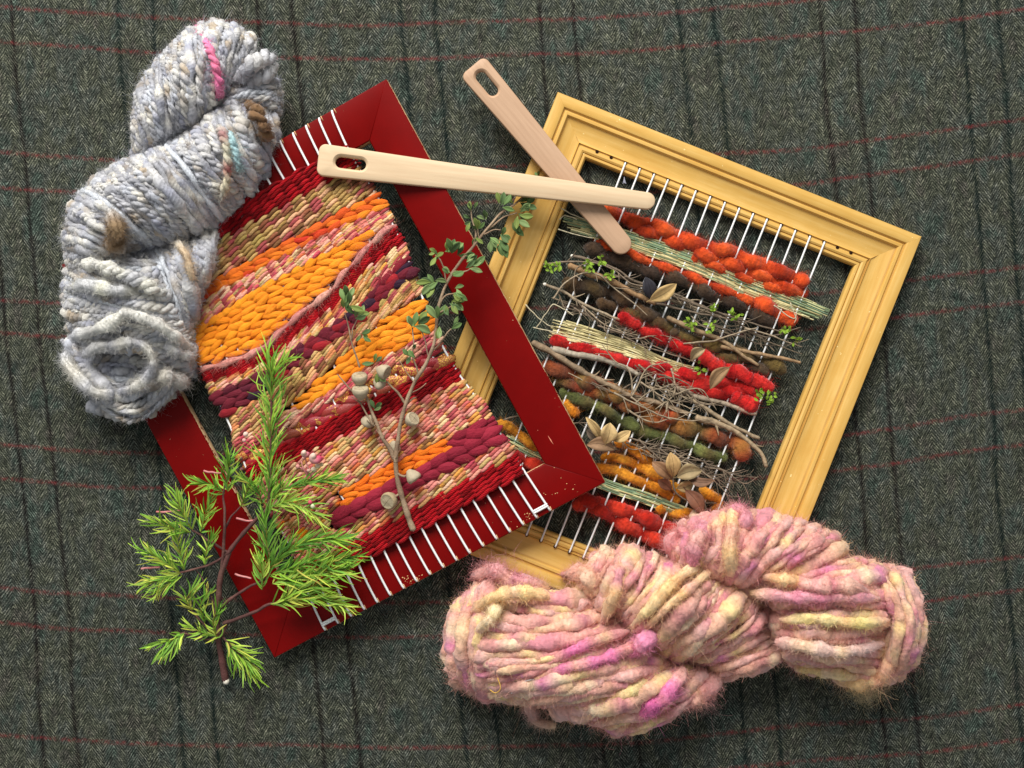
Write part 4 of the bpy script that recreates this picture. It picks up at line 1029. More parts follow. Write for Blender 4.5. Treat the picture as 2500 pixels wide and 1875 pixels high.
PAL = [(222, 166, 152), (214, 148, 144), (226, 178, 152), (231, 194, 154), (208, 136, 144), (231, 202, 144), (220, 172, 164), (204, 154, 132), (236, 208, 174), (214, 130, 164)]
PW = np.array([5, 4, 4, 3, 3, 2, 4, 3, 2, 1.0]); PW /= PW.sum()
ps = empty('yarn_skein', tuple(W(1680, 1520, 0)), 'plump twisted skein of fluffy pink, peach and yellow handspun wool', 'yarn')
PF = MB()
def pink_strand(p, z, r, col, nf, lump=.24, name='yarn_strand', fl=.013, into=None):
    n = len(p); P = W(p[:, 0], p[:, 1], z); mb = into or MB(); p0 = R.uniform(0, 6)
    rad = r * (1 + lump * 1.25 * wob(n, 11) + .12 * wob(n, 3)); e = np.minimum(np.arange(n), np.arange(n)[::-1]); rad *= np.minimum(1, .5 + e / 6)
    V, _, _, _ = mb.tube(P, rad * K, col, 10, jit=.06, cj=.10, u0=R.uniform(0, 900), fold=lambda i, th: 1 + .09 * np.sin(2 * th + i * .45 + p0) + .07 * np.sin(3 * th + i * .6) + .05 * np.sin(5 * th - i * .7))
    o = None if into else mb.build(name, M_wool, ps)
    Q = V.reshape(-1, 3); NN = nrm(Q - np.repeat(P, 10, 0)); kp = NN[:, 2] > -.5
    fuzz(PF, Q[kp], NN[kp], np.clip(np.repeat(col, 10, 0)[kp] * 1.12, 0, 1), int(nf * 5.0), fl * .5, .00018, 1.6)
    fuzz(PF, Q[kp], NN[kp], np.repeat(col, 10, 0)[kp], int(nf * .9), fl * 1.2, .00010, 2.8, .2, 5)
    return o
PP = {
 'E1': (Patch([(1290, 1440), (1235, 1415), (1175, 1430), (1125, 1470)], [(1225, 1560), (1185, 1555), (1140, 1560), (1096, 1575)], [(1260, 1690), (1215, 1700), (1165, 1690), (1120, 1650)], 8, 42, 6, .8), 13),
 'P3': (Patch([(1640, 1420), (1690, 1405), (1750, 1415), (1800, 1430), (1830, 1432), (1860, 1430)], [(1640, 1350), (1705, 1330), (1765, 1335), (1850, 1350), (1930, 1370), (1970, 1390)], [(1625, 1320), (1690, 1275), (1785, 1252), (1920, 1268), (2030, 1312), (2062, 1362)], 22, 52, 10, .6), 13.5),
 'P4': (Patch([(1800, 1428), (1850, 1436), (1880, 1470), (1895, 1512), (1902, 1556), (1920, 1600), (1950, 1632)], [(1960, 1385), (1990, 1425), (2010, 1470), (2010, 1515), (2010, 1560), (2020, 1610), (2030, 1650)], [(2080, 1362), (2150, 1400), (2165, 1460), (2160, 1510), (2150, 1560), (2150, 1620), (2110, 1668)], 18, 54, 26, .7), 13.5),
 'E4': (Patch([(2080, 1368), (2130, 1382), (2180, 1392), (2215, 1410)], [(2165, 1510), (2190, 1512), (2218, 1520), (2252, 1540)], [(2110, 1672), (2150, 1664), (2190, 1648), (2220, 1620)], 14, 46, 8, .8), 12),
 'P2b': (Patch([(1690, 1590), (1735, 1620), (1760, 1650)], [(1770, 1570), (1810, 1605), (1830, 1640)], [(1860, 1520), (1890, 1570), (1905, 1610)], 10, 36, 10, .6), 13),
 'P1': (Patch([(1260, 1436), (1180, 1462), (1130, 1520), (1118, 1590), (1150, 1650), (1230, 1700), (1330, 1720), (1420, 1748), (1500, 1785)], [(1350, 1440), (1335, 1482), (1330, 1535), (1345, 1590), (1390, 1632), (1440, 1660), (1480, 1690), (1530, 1715), (1600, 1760)], [(1440, 1440), (1490, 1490), (1540, 1535), (1572, 1558), (1590, 1580), (1612, 1606), (1640, 1632), (1700, 1640), (1745, 1672)], 12, 58, 16, .6), 14),
 'P2': (Patch([(1405, 1440), (1450, 1478), (1500, 1520), (1550, 1555), (1590, 1580), (1640, 1602), (1710, 1612)], [(1425, 1392), (1490, 1420), (1560, 1450), (1635, 1480), (1690, 1505), (1745, 1535), (1805, 1578)], [(1440, 1358), (1530, 1346), (1625, 1366), (1710, 1386), (1765, 1412), (1815, 1440), (1880, 1500)], 18, 58, 16, .6), 13),
}
UL = MB(); mb = MB()
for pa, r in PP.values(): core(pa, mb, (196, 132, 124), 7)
mb.build('yarn_core', M_wool, ps)
for key, (pa, r) in PP.items():
    nst = max(3, int(pa.width() / (r * 1.8)))
    for layer in (0, 1):
        for k in range(nst):
            u = np.clip((k + .5 + .5 * layer) / nst + R.uniform(-.2, .2) / nst, 0, 1)
            n = max(14, int(pa.length(u) / 4.5)); p, z = pa.strand(u, n, layer * 5.0)
            p = p + np.stack([wob(n, 14, -7, 7), wob(n, 14, -7, 7)], -1); z = z + wob(n, 11, -2, 2)
            col = dye(n, PAL, 8, PW) * R.uniform(.95, 1.04)
            pink_strand(p, z + (0 if layer else R.uniform(0, 2)), r * R.choice([.55, .75, .95, 1.15, 1.5], p=[.15, .25, .3, .18, .12]), col, 130 if layer == 0 else 24, into=UL if layer else None)
UL.build('yarn_strands_beneath', M_wool, ps)['kind'] = 'stuff'
def px_(pts, r, cols, nf=160, seg=8, label=None, lump=.2):
    n = int(plen(pts) / 6) + 16; q = smooth_poly(pts, n)
    d0 = nrm(q[0, :2] - q[3, :2]); d1 = nrm(q[-1, :2] - q[-4, :2]); t = np.linspace(0, 1, n); w0 = np.clip(1 - t / .3, 0, 1)[:, None]; w1 = np.clip((t - .7) / .3, 0, 1)[:, None]
    xy = q[:, :2] + d0 * w0 ** 2 * 26 + d1 * w1 ** 2 * 26; zz = q[:, 2] - (w0[:, 0] ** 2 + w1[:, 0] ** 2) * 9; zz = np.maximum(zz, 2)
    col = dye(n, cols, seg); base = dye(n, PAL, 6, PW); wm = np.maximum(np.maximum(w0, w1) ** 1.5 * .85, .25 + .2 * wob(n, 6)[:, None]); col = col * (1 - wm) + base * wm
    o = pink_strand(xy, zz, r * .92, col, nf, lump)
    if label: o['label'] = label
MAG = [(226, 120, 176), (218, 106, 166), (230, 146, 186)]; YEL = [(232, 216, 140), (238, 222, 160), (226, 206, 126)]; PCH = [(238, 204, 144), (234, 192, 132), (242, 214, 164)]
px_([(1512, 1762, 22), (1548, 1745, 38), (1590, 1720, 48), (1630, 1690, 50), (1655, 1655, 46)], 19, MAG + [(224, 150, 176)], 260, label='magenta strand')
px_([(1408, 1746, 22), (1440, 1732, 38), (1490, 1706, 52), (1540, 1685, 54), (1588, 1652, 48)], 16, YEL + PCH, 220, label='yellow strand')
px_([(1320, 1652, 58), (1380, 1630, 62), (1450, 1615, 62), (1520, 1590, 58), (1575, 1565, 50)], 13, MAG + PAL[:2], 180)
px_([(1330, 1620, 61), (1390, 1592, 63), (1450, 1565, 62), (1510, 1548, 56)], 12, MAG[:2] + PAL[2:5], 160)
px_([(1545, 1590, 54), (1570, 1568, 58), (1580, 1560, 54)], 19, MAG, 160)
px_([(1170, 1480, 44), (1195, 1462, 50), (1230, 1450, 52), (1280, 1446, 52), (1330, 1455, 52)], 16, PCH, 180)
px_([(1180, 1528, 52), (1198, 1508, 54), (1212, 1488, 52)], 14, [(240, 226, 190), (232, 214, 170)], 120)
px_([(1560, 1512, 58), (1590, 1480, 64), (1625, 1440, 64), (1660, 1408, 58), (1690, 1388, 46)], 13, PCH + YEL[:1], 180)
px_([(1590, 1520, 60), (1630, 1480, 66), (1680, 1440, 62), (1720, 1405, 50)], 11, PCH + PAL[2:4], 150)
px_([(1480, 1500, 52), (1500, 1450, 60), (1512, 1400, 56), (1520, 1362, 40)], 14, [(228, 192, 140), (206, 140, 150)], 160)
px_([(1930, 1512, 56), (1980, 1510, 60), (2040, 1515, 60), (2100, 1522, 58), (2142, 1518, 52)], 14, YEL + PCH[:1], 180, label='pale yellow strand')
px_([(1890, 1412, 54), (1920, 1416, 58), (1945, 1420, 56)], 15, PCH, 120)
px_([(1960, 1428, 60), (2010, 1430, 62), (2060, 1430, 60), (2095, 1440, 56)], 18, [(226, 170, 158), (210, 124, 140), (230, 180, 170)], 180)
px_([(1860, 1450, 48), (1920, 1456, 58), (1990, 1460, 62), (2060, 1458, 60), (2120, 1460, 54)], 13, [(214, 130, 160), (224, 160, 170)], 180)
px_([(1920, 1570, 54), (1990, 1582, 58), (2060, 1592, 57), (2130, 1578, 50)], 15, [(216, 186, 182), (222, 196, 190), (230, 200, 170)], 220)
px_([(1730, 1278, 26), (1712, 1300, 46), (1696, 1330, 54), (1690, 1365, 50)], 20, [(216, 146, 164), (212, 138, 160), (222, 160, 166)], 300)
px_([(1790, 1262, 40), (1785, 1300, 54), (1780, 1345, 58), (1788, 1390, 50)], 18, PCH + PAL[2:4], 240)
px_([(1780, 1250, 20), (1800, 1246, 36), (1820, 1262, 44), (1810, 1290, 48)], 17, [(212, 140, 158), (206, 130, 150)], 240)
px_([(1650, 1352, 34), (1640, 1320, 36), (1660, 1302, 34), (1690, 1316, 42)], 18, [(216, 146, 150), (222, 156, 156)], 260)
px_([(1640, 1720, 22), (1690, 1700, 28), (1730, 1680, 26), (1738, 1660, 20)], 22, [(214, 152, 148), (222, 164, 156)], 320)
px_([(1180, 1400, 14), (1210, 1392, 28), (1250, 1418, 34), (1310, 1430, 36)], 20, [(206, 140, 150), (212, 150, 152)], 420)
px_([(1400, 1400, 22), (1420, 1400, 36), (1450, 1420, 46)], 20, [(226, 186, 158), (222, 170, 150)], 260)
px_([(1280, 1690, 26), (1292, 1726, 16), (1305, 1760, 9), (1330, 1768, 7)], 11, [(206, 170, 160), (210, 176, 168)], 200)
px_([(2060, 1660, 24), (2100, 1664, 30), (2150, 1650, 32), (2170, 1600, 40)], 20, PCH + [(228, 180, 146)], 260)
# curly tail of fleece at the lower right
mb_ = np.array(W(R.normal(2118, 24, 500), R.normal(1684, 14, 500), R.uniform(4, 18, 500))); fuzz(PF, mb_, np.tile([0.15, -1.0, .1], (500, 1)), np.tile(lin((222, 202, 160)), (500, 1)), 900, .014, .00012, 3.2, .3, 6)
mb_ = np.array(W(R.normal(1200, 26, 400), R.normal(1385, 10, 400), R.uniform(6, 24, 400))); fuzz(PF, mb_, np.tile([0.0, 1.0, .2], (400, 1)), np.tile(lin((212, 156, 160)), (400, 1)), 700, .014, .00011, 2.0, .3, 5)
mb_ = np.array(W(R.normal(1720, 16, 300), R.normal(1710, 12, 300), R.uniform(6, 16, 300))); fuzz(PF, mb_, np.tile([0.6, -1.0, .1], (300, 1)), np.tile(lin((216, 168, 166)), (300, 1)), 500, .012, .00011, 2.0, .3, 5)
PF.build('yarn_fuzz', M_fuzz, ps)['kind'] = 'stuff'
mb = MB(); q = smooth_poly([(1249, 1693, 46), (1262, 1672, 50), (1285, 1662, 54), (1305, 1658, 56)], 14); mb.tube(W(q[:, 0], q[:, 1], q[:, 2]), 1.4 * K, lin((238, 232, 226)), 5)
q = smooth_poly([(1215, 1655, 56), (1222, 1680, 58), (1210, 1692, 56), (1196, 1684, 54)], 12); mb.tube(W(q[:, 0], q[:, 1], q[:, 2]), 1.3 * K, lin((206, 160, 70)), 5)
mb.build('loose_thread', M_string, ps)

# ------------------------------------------------------------------ wooden weaving needles
def needle(head, tip, w0, w1, z0, z1, th, label, matr, slot):
    """flat wooden needle from the head end to the rounded tip; outline extruded, slotted eye"""
    A = W(head[0], head[1], z0); B = W(tip[0], tip[1], z1); T = nrm(B - A); L = np.linalg.norm(B - A)
    S = nrm(np.cross(T, [0, 0, 1.0])); N = np.cross(S, T); N = N if N[2] > 0 else -N
    h0, h1 = w0 * K / 2, w1 * K / 2
    def arc(c, r, a0, a1, n): t = np.linspace(a0, a1, n); return np.stack([c[0] + r * np.cos(t), c[1] + r * np.sin(t)], -1)
    rc = h0 * .42
    out = np.vstack([arc((rc, h0 - rc), rc, np.pi, np.pi / 2, 8), arc((L - h1, 0), h1, np.pi / 2, -np.pi / 2, 22), arc((rc, -h0 + rc), rc, -np.pi / 2, -np.pi, 8)])
    s0, s1, sw = slot[0] * K, slot[1] * K, slot[2] * K / 2
    inn = np.vstack([arc((s0 + sw, 0), sw, np.pi * 1.5, np.pi * .5, 14), arc((s1 - sw, 0), sw, np.pi / 2, -np.pi / 2, 14)])
    import bmesh
    bm = bmesh.new()
    def ring(pts, z): return [bm.verts.new((A + T * p[0] + S * p[1] + N * z)[:]) for p in pts]
    bev = 0.0009
    def inset(pts, d, sgn):
        t = nrm(np.roll(pts, -1, 0) - np.roll(pts, 1, 0)); n = np.stack([-t[:, 1], t[:, 0]], -1); c = pts.mean(0)
        s = np.sign(((pts - c) * n).sum(1, keepdims=True)); s = np.where(s == 0, 1, s); return pts - n * s * d * sgn
    thm = th * .001
    lo1, lo2 = ring(inset(out, bev, 1), -thm), ring(out, -thm + bev)
    hi2, hi3, hi1 = ring(out, -bev), ring(inset(out, bev * .35, 1), -bev * .35), ring(inset(out, bev, 1), 0)
    bvi = 0.0016
    ilo = ring(inn, -thm); ihi2 = ring(inn, -bvi); ihi3 = ring(inset(inn, -bvi * .4, 1), -bvi * .4); ihi1 = ring(inset(inn, -bvi, 1), 0)
    def bridge(a, b):
        n = len(a)
        for k in range(n): bm.faces.new((a[k], a[(k + 1) % n], b[(k + 1) % n], b[k]))
    for a_, b_ in ((lo1, lo2), (lo2, hi2), (hi2, hi3), (hi3, hi1)): bridge(a_, b_)
    for a_, b_ in ((ihi1, ihi3), (ihi3, ihi2), (ihi2, ilo)): bridge(a_, b_)
    for o_, i_ in ((hi1, ihi1), (lo1, ilo)):
        es = []
        for l in (o_, i_):
            for k in range(len(l)):
                e = bm.edges.get((l[k], l[(k + 1) % len(l)])) or bm.edges.new((l[k], l[(k + 1) % len(l)])); es.append(e)
        bmesh.ops.triangle_fill(bm, edges=es, use_beauty=True)
    bmesh.ops.recalc_face_normals(bm, faces=bm.faces)
    uvl = bm.loops.layers.uv.new('UVMap')
    for f in bm.faces:
        for l in f.loops:
            v = np.array(l.vert.co) - A; l[uvl].uv = (float(v @ T) / K + head[0], float(v @ S) / K + float(v @ N) / K * .5)
    me = bpy.data.meshes.new('weaving_needle'); bm.to_mesh(me); bm.free()
    me.polygons.foreach_set('use_smooth', np.ones(len(me.polygons), bool)); me.set_sharp_from_angle(angle=math.radians(30))
    me.materials.append(matr); o = bpy.data.objects.new('weaving_needle', me); COL.objects.link(o)
    o['label'] = label; o['category'] = 'needle'; o['group'] = 'wooden weaving needles'
    return o
needle((1153, 160), (1533, 614), 74, 50, 22, 18.5, 4.5, 'brownish wooden weaving needle lying slanted underneath the other needle', M_needle_brown, (20, 88, 27))
needle((776, 388), (1600, 492), 74, 40, 38, 24, 4.8, 'pale wooden weaving needle lying across the top of the red frame', M_needle_pale, (40, 112, 27))

# ------------------------------------------------------------------ green needle-leaved sprig
gsp = empty('leafy_sprig', tuple(W(548, 1660, 0)), 'bright green needle leaved sprig with curled pink buds at lower left', 'plant')
STEM = [(96, 62, 58), (110, 78, 70), (84, 56, 52)]
def stem(parent, pts, r0, r1, cols=STEM, name='stem', m=None):
    n = int(plen(pts) / 6) + 6; q = smooth_poly(pts, n); mb = MB()
    mb.tube(W(q[:, 0] + wob(n, 6, -1, 1), q[:, 1] + wob(n, 6, -1, 1), q[:, 2]), np.linspace(r0, r1, n) * (1 + wob(n, 3, -.1, .18)) * K, dye(n, cols, 4), 8)
    return mb.build(name, m or M_bark, parent)
stem(gsp, [(551, 1662, 4), (540, 1600, 8), (530, 1530, 14), (532, 1470, 20), (541, 1400, 24), (560, 1348, 28)], 8, 6)
mb = MB(); mb.tube(W(np.array([551.0, 553, 554]), np.array([1660.0, 1666, 1669]), 4.2), np.array([8.2, 8.0, 5]) * K, lin((226, 218, 200)), 10); mb.build('cut_end', M_dry, gsp)
stem(gsp, [(556, 1352, 28), (590, 1308, 31), (625, 1268, 33), (655, 1232, 34), (660, 1140, 36), (662, 1040, 38), (662, 960, 40), (660, 888, 42)], 5.2, 1.6)
stem(gsp, [(541, 1402, 24), (546, 1330, 30), (549, 1262, 34), (546, 1205, 36), (556, 1160, 38)], 4.2, 2)
stem(gsp, [(549, 1290, 31), (565, 1262, 33), (588, 1236, 34)], 2.8, 1.6)
stem(gsp, [(560, 1350, 28), (525, 1330, 30), (470, 1294, 31)], 3.4, 2)
stem(gsp, [(560, 1345, 28), (520, 1375, 27), (465, 1392, 26), (430, 1400, 25)], 3.4, 2)
stem(gsp, [(536, 1490, 19), (560, 1465, 21), (610, 1432, 25), (650, 1412, 27)], 4.2, 2.6)
stem(gsp, [(545, 1522, 16), (580, 1510, 19), (620, 1494, 23), (665, 1474, 26), (720, 1470, 28)], 4.4, 2.4)
stem(gsp, [(543, 1552, 13), (552, 1530, 14), (556, 1520, 15)], 3, 2)
stem(gsp, [(536, 1500, 18), (510, 1445, 22), (490, 1405, 24), (474, 1388, 25)], 1.8, 1.2)
stem(gsp, [(535, 1560, 13), (490, 1560, 12), (450, 1545, 12), (430, 1555, 10)], 2.6, 1.4)
stem(gsp, [(533, 1555, 13), (490, 1515, 15), (452, 1470, 16), (430, 1450, 16)], 2.6, 1.4)
stem(gsp, [(540, 1552, 13), (565, 1578, 13), (600, 1612, 12)], 2.6, 1.2)
PTIP = [(196, 132, 128), (180, 110, 108)]
for q in ([(382, 1250, 30), (410, 1250, 31), (442, 1246, 31)], [(497, 1150, 36), (520, 1154, 37), (540, 1156, 37)], [(345, 1388, 22), (370, 1386, 24), (390, 1386, 24)], [(578, 1266, 33), (605, 1272, 33), (625, 1270, 33)], [(800, 1316, 34), (822, 1322, 35)], [(730, 1398, 32), (742, 1404, 32)], [(780, 1400, 32), (800, 1396, 32)], [(574, 1402, 24), (590, 1406, 25), (612, 1412, 26)]):
    stem(gsp, q, 2.6, 2.0, PTIP, 'bud_spike', M_dry)
LG = [(156, 198, 66), (176, 212, 82), (132, 182, 62), (194, 218, 96), (116, 166, 64), (206, 214, 92), (144, 184, 80)]
LD = [(110, 162, 60), (94, 146, 60), (128, 180, 66), (144, 190, 76)]
def shoot(pts, L, ang, step, pal, tipz=0, one=None, wid=4.3):
    n = max(6, int(plen(pts) / step)); q = smooth_poly(pts, n); t = nrm(np.gradient(q[:, :2], axis=0)); mb = MB()
    stem_q = W(q[:, 0], q[:, 1], q[:, 2]); mb.tube(stem_q, 1.5 * K, lin((130, 130, 50)), 5)
    for i_ in range(n):
        for rep in range(2):
            s = (1 if (i_ + rep) % 2 else -1) if one is None else one
            fade = 1 if i_ < n - 4 else .55
            a = s * (ang + R.normal(0, .22)) * fade * R.uniform(.35, 1.15)
            d = np.array([t[i_][0] * math.cos(a) - t[i_][1] * math.sin(a), t[i_][0] * math.sin(a) + t[i_][1] * math.cos(a)])
            ll = L * R.uniform(.65, 1.1) * (1 if i_ > 2 else .8)
            z0 = q[i_, 2]; z1 = z0 + R.normal(3, 6)
            z1 = max(z1, 1.5)
            col = lin(pal[R.integers(len(pal))]) * R.uniform(.78, 1.15)
            if R.random() < .03: col = lin((186, 180, 84))
            leaf_mesh(mb, q[i_, :2], q[i_, :2] + d * ll, wid * R.uniform(.6, 1.15), z0, z1, col, .08, R.normal(0, .08), 6, twist=R.uniform(-.6, .6), round_=.7, grad=R.uniform(.1, .45))
    o = mb.build('needle_leaves', M_leaf, gsp); o['kind'] = 'stuff'
    return o
shoot([(655, 1225, 34), (660, 1140, 36), (662, 1040, 38), (662, 960, 40), (660, 885, 43)], 80, .58, 5.2, LG[:5] + LD)
shoot([(668, 940, 40), (672, 900, 43), (690, 880, 45)], 55, .55, 6, LG)
shoot([(655, 1240, 34), (700, 1225, 36), (745, 1240, 38), (770, 1255, 38)], 64, .75, 5, LG)
shoot([(660, 1220, 34), (700, 1190, 36), (760, 1175, 38), (815, 1170, 40)], 52, .6, 5, LG[:4] + LD)
shoot([(640, 1230, 34), (625, 1190, 36), (600, 1170, 37)], 48, .7, 6, LG + LD)
shoot([(556, 1200, 37), (556, 1160, 39), (560, 1120, 42)], 56, .8, 4.6, LG[:3] + LD)
shoot([(548, 1205, 36), (520, 1185, 36), (488, 1180, 34)], 48, .8, 5, LG[:3] + LD)
shoot([(588, 1236, 34), (600, 1205, 36), (612, 1180, 38)], 44, .7, 6, LG)
shoot([(655, 1395, 27), (652, 1340, 31), (650, 1290, 34), (648, 1262, 36)], 66, .65, 5, LD)
shoot([(655, 1390, 28), (700, 1345, 33), (760, 1320, 36), (830, 1315, 38)], 66, .55, 4.2, LD + LG[:1])
shoot([(655, 1405, 28), (720, 1385, 32), (790, 1370, 35), (848, 1362, 36)], 62, .6, 4, LD + LG[:3])
shoot([(665, 1425, 28), (730, 1410, 33), (790, 1395, 36), (840, 1390, 37)], 60, .7, 4.2, LG)
shoot([(640, 1440, 27), (640, 1405, 30), (635, 1375, 33)], 54, .6, 5, LG)
shoot([(660, 1475, 27), (720, 1462, 30), (780, 1460, 31), (830, 1475, 30)], 62, .5, 4.4, LG)
shoot([(680, 1470, 28), (730, 1440, 32), (800, 1425, 34)], 58, .6, 4.6, LG)
shoot([(470, 1294, 31), (450, 1262, 34), (434, 1222, 37)], 56, .75, 4.6, LG + LG)
shoot([(490, 1300, 31), (500, 1260, 34), (512, 1225, 36)], 48, .7, 5.4, LG[:3] + LD)
shoot([(465, 1300, 31), (420, 1290, 31), (380, 1275, 30)], 54, .6, 5.4, LG)
shoot([(440, 1398, 25), (405, 1375, 26), (365, 1350, 25)], 56, .6, 5, LG)
shoot([(440, 1400, 25), (400, 1412, 22), (362, 1425, 17)], 54, .6, 5, LG)
shoot([(450, 1392, 26), (440, 1350, 29), (430, 1310, 31)], 54, .7, 5, LG)
shoot([(445, 1405, 24), (420, 1420, 20), (390, 1440, 15)], 50, .6, 5.6, LG)
shoot([(500, 1380, 27), (505, 1340, 30), (515, 1315, 31)], 40, .8, 6, LG + LD)
shoot([(470, 1490, 16), (455, 1465, 18), (470, 1440, 22)], 52, .8, 5.4, LG + LD)
shoot([(500, 1520, 15), (490, 1480, 19), (505, 1450, 22)], 44, .8, 6, LG + LD)
shoot([(530, 1560, 14), (520, 1520, 19), (530, 1490, 23)], 50, .8, 5.4, LG + LD)
shoot([(535, 1555, 14), (495, 1545, 15), (465, 1530, 14)], 42, .8, 5.4, LG)
shoot([(450, 1545, 12), (425, 1560, 10), (400, 1580, 7)], 62, 1.0, 4.4, LG, one=-1)
shoot([(450, 1545, 12), (410, 1565, 8), (370, 1578, 5)], 30, .5, 7, LG)
shoot([(550, 1562, 13), (575, 1588, 12), (600, 1612, 10)], 66, .75, 3.8, LG, one=None)
shoot([(560, 1575, 12), (590, 1610, 9), (612, 1640, 6)], 64, .45, 5, LG)
# curled pink flower and buds
def curl(c, r, z, col, parent, tube=8):
    n = 26; t = np.linspace(0, 4.4, n); rr = r * (1 - t / 6.5)
    x = c[0] + rr * np.cos(t); y = c[1] + rr * np.sin(t)
    cl = np.array([lin(col) * (1 - k) + lin((232, 206, 186)) * k for k in np.linspace(0, 1, n)])
    mb = MB(); mb.tube(W(x, y, z + np.linspace(0, 4, n)), np.linspace(tube, tube * .75, n) * K, cl, 10)
    return mb.build('flower_bud', M_leaf, parent)
curl((768, 1116), 11, 46, (206, 70, 108), gsp, 9)
curl((744, 1106), 6, 45, (214, 118, 136), gsp, 7)
for x, y, r, c in ((727, 1139, 5.5, (214, 150, 140)), (742, 1118, 4.5, (216, 160, 150)), (766, 1146, 7, (232, 214, 184)), (776, 1137, 6.5, (232, 216, 186)), (754, 1148, 5, (220, 180, 160)), (785, 1134, 5, (226, 206, 160)), (600, 1060, 6, (226, 196, 180)), (596, 1075, 5, (214, 160, 150)), (590, 1146, 5, (110, 70, 70)), (588, 1120, 5, (120, 86, 76)), (757, 1226, 5, (216, 90, 110)), (764, 1236, 6, (206, 210, 170))):
    mb = MB(); d = R.uniform(-1, 1, 2) * r * .8; tt = np.linspace(-1, 1, 7)
    mb.tube(W(x + d[0] * tt, y + d[1] * tt, 42 + tt), r * np.sqrt(np.maximum(.1, 1 - tt ** 2 * .85)) * K, lin(c), 9); mb.build('flower_bud', M_leaf, gsp)
for q in ([(752, 1160, 40), (745, 1148, 42), (730, 1140, 42)], [(755, 1160, 40), (752, 1140, 43), (746, 1122, 43)], [(757, 1160, 40), (765, 1150, 42)], [(757, 1165, 40), (772, 1150, 42)], [(752, 1165, 40), (742, 1146, 43), (736, 1128, 43)]):
    stem(gsp, q, 1.8, 1.4, [(190, 110, 116), (206, 140, 134)], 'flower_stalk', M_leaf)

# ------------------------------------------------------------------ branch with woody capsules
br = empty('capsule_branch', tuple(W(990, 1250, 0)), 'thin grey branch with small oval green leaves and woody seed capsules', 'plant')
BST = [(146, 122, 98), (128, 106, 86), (160, 138, 112)]
def rlz(x, y, up):  # height of the weaving surface under a pixel plus up
    a, b = RL.ab(np.array([float(x)]), np.array([float(y)])); return float(RL(a, b, 0)[0, 2] * 1000) + up
def bstem(pts, r0, r1):
    stem(br, [(x, y, rlz(x, y, u)) for x, y, u in pts], r0, r1, BST, 'stem')
bstem([(1008, 1294, 7), (994, 1252, 8), (980, 1210, 9), (970, 1168, 10), (965, 1128, 11)], 7, 5.2)
bstem([(965, 1130, 11), (970, 1085, 12), (976, 1045, 13), (986, 1002, 14), (999, 964, 15), (1012, 932, 16), (1038, 892, 17), (1060, 840, 18), (1066, 790, 19), (1070, 753, 20), (1081, 714, 20), (1099, 675, 20), (1125, 636, 19), (1151, 607, 18), (1180, 571, 16), (1216, 528, 6), (1268, 489, -13), (1316, 434, -19)], 5.0, 2.0)
bstem([(964, 1122, 11), (948, 1090, 12), (933, 1066, 13), (912, 1016, 14), (896, 975, 15), (884, 950, 15)], 4.8, 3)
bstem([(912, 1040, 13), (894, 1010, 14), (876, 976, 15), (852, 947, 15), (824, 914, 16)], 2.4, 1.4)
bstem([(878, 896, 18), (866, 860, 18), (856, 824, 18), (848, 786, 19), (840, 764, 20)], 2.2, 1.4)
bstem([(858, 830, 18), (862, 800, 19), (872, 780, 20)], 1.8, 1.2)
bstem([(989, 984, 14), (972, 960, 15), (945, 932, 16)], 2.8, 2)
bstem([(966, 1152, 10), (984, 1162, 12), (998, 1158, 14)], 3, 3)
bstem([(974, 1206, 9), (962, 1214, 12)], 3, 3)
bstem([(1022, 912, 16), (1008, 870, 17), (1010, 836, 18), (1006, 800, 18)], 2.2, 1.4)
bstem([(1046, 872, 17), (1040, 840, 18), (1030, 810, 19), (1022, 786, 19)], 1.8, 1.1)
bstem([(1050, 862, 17), (1075, 838, 18), (1092, 812, 18), (1112, 796, 18)], 1.8, 1.1)
bstem([(1012, 935, 16), (990, 905, 16), (976, 880, 16)], 1.6, 1)
bstem([(1000, 962, 15), (1022, 950, 15), (1040, 935, 15)], 1.4, .8)
bstem([(1090, 695, 20), (1084, 655, 21), (1072, 632, 22), (1062, 622, 22)], 2.2, 1.3)
bstem([(1108, 662, 20), (1130, 664, 21), (1152, 655, 21)], 2, 1.2)
bstem([(1074, 740, 20), (1090, 722, 21), (1120, 712, 21)], 2, 1.2)
bstem([(1070, 765, 20), (1094, 752, 20), (1112, 742, 20)], 2, 1.2)
bstem([(1158, 598, 17), (1162, 570, 18), (1152, 535, 19), (1150, 512, 19)], 2.4, 1.3)
bstem([(1170, 582, 16), (1164, 548, 17)], 1.8, 1.2)
bstem([(1178, 574, 16), (1205, 562, 15), (1222, 562, 14)], 1.8, 1.2)
bstem([(1190, 560, 13), (1230, 530, 3), (1262, 520, -6)], 2.4, 1.3)
for s in range(16):
    t = R.uniform(0, 1); P0 = np.array([(912, 1040), (934, 1075), (990, 985), (1012, 932), (966, 1120), (880, 985)])[R.integers(6)]
    a = R.uniform(-2.6, -.5); L = R.uniform(14, 30)
    bstem([(P0[0], P0[1], 13), (P0[0] + math.cos(a) * L * .5, P0[1] + math.sin(a) * L * .5, 14), (P0[0] + math.cos(a) * L, P0[1] + math.sin(a) * L, 15)], 1.3, .7)
OV = [(104, 130, 76), (118, 144, 86), (90, 116, 68), (130, 152, 96), (84, 106, 66), (120, 136, 70)]
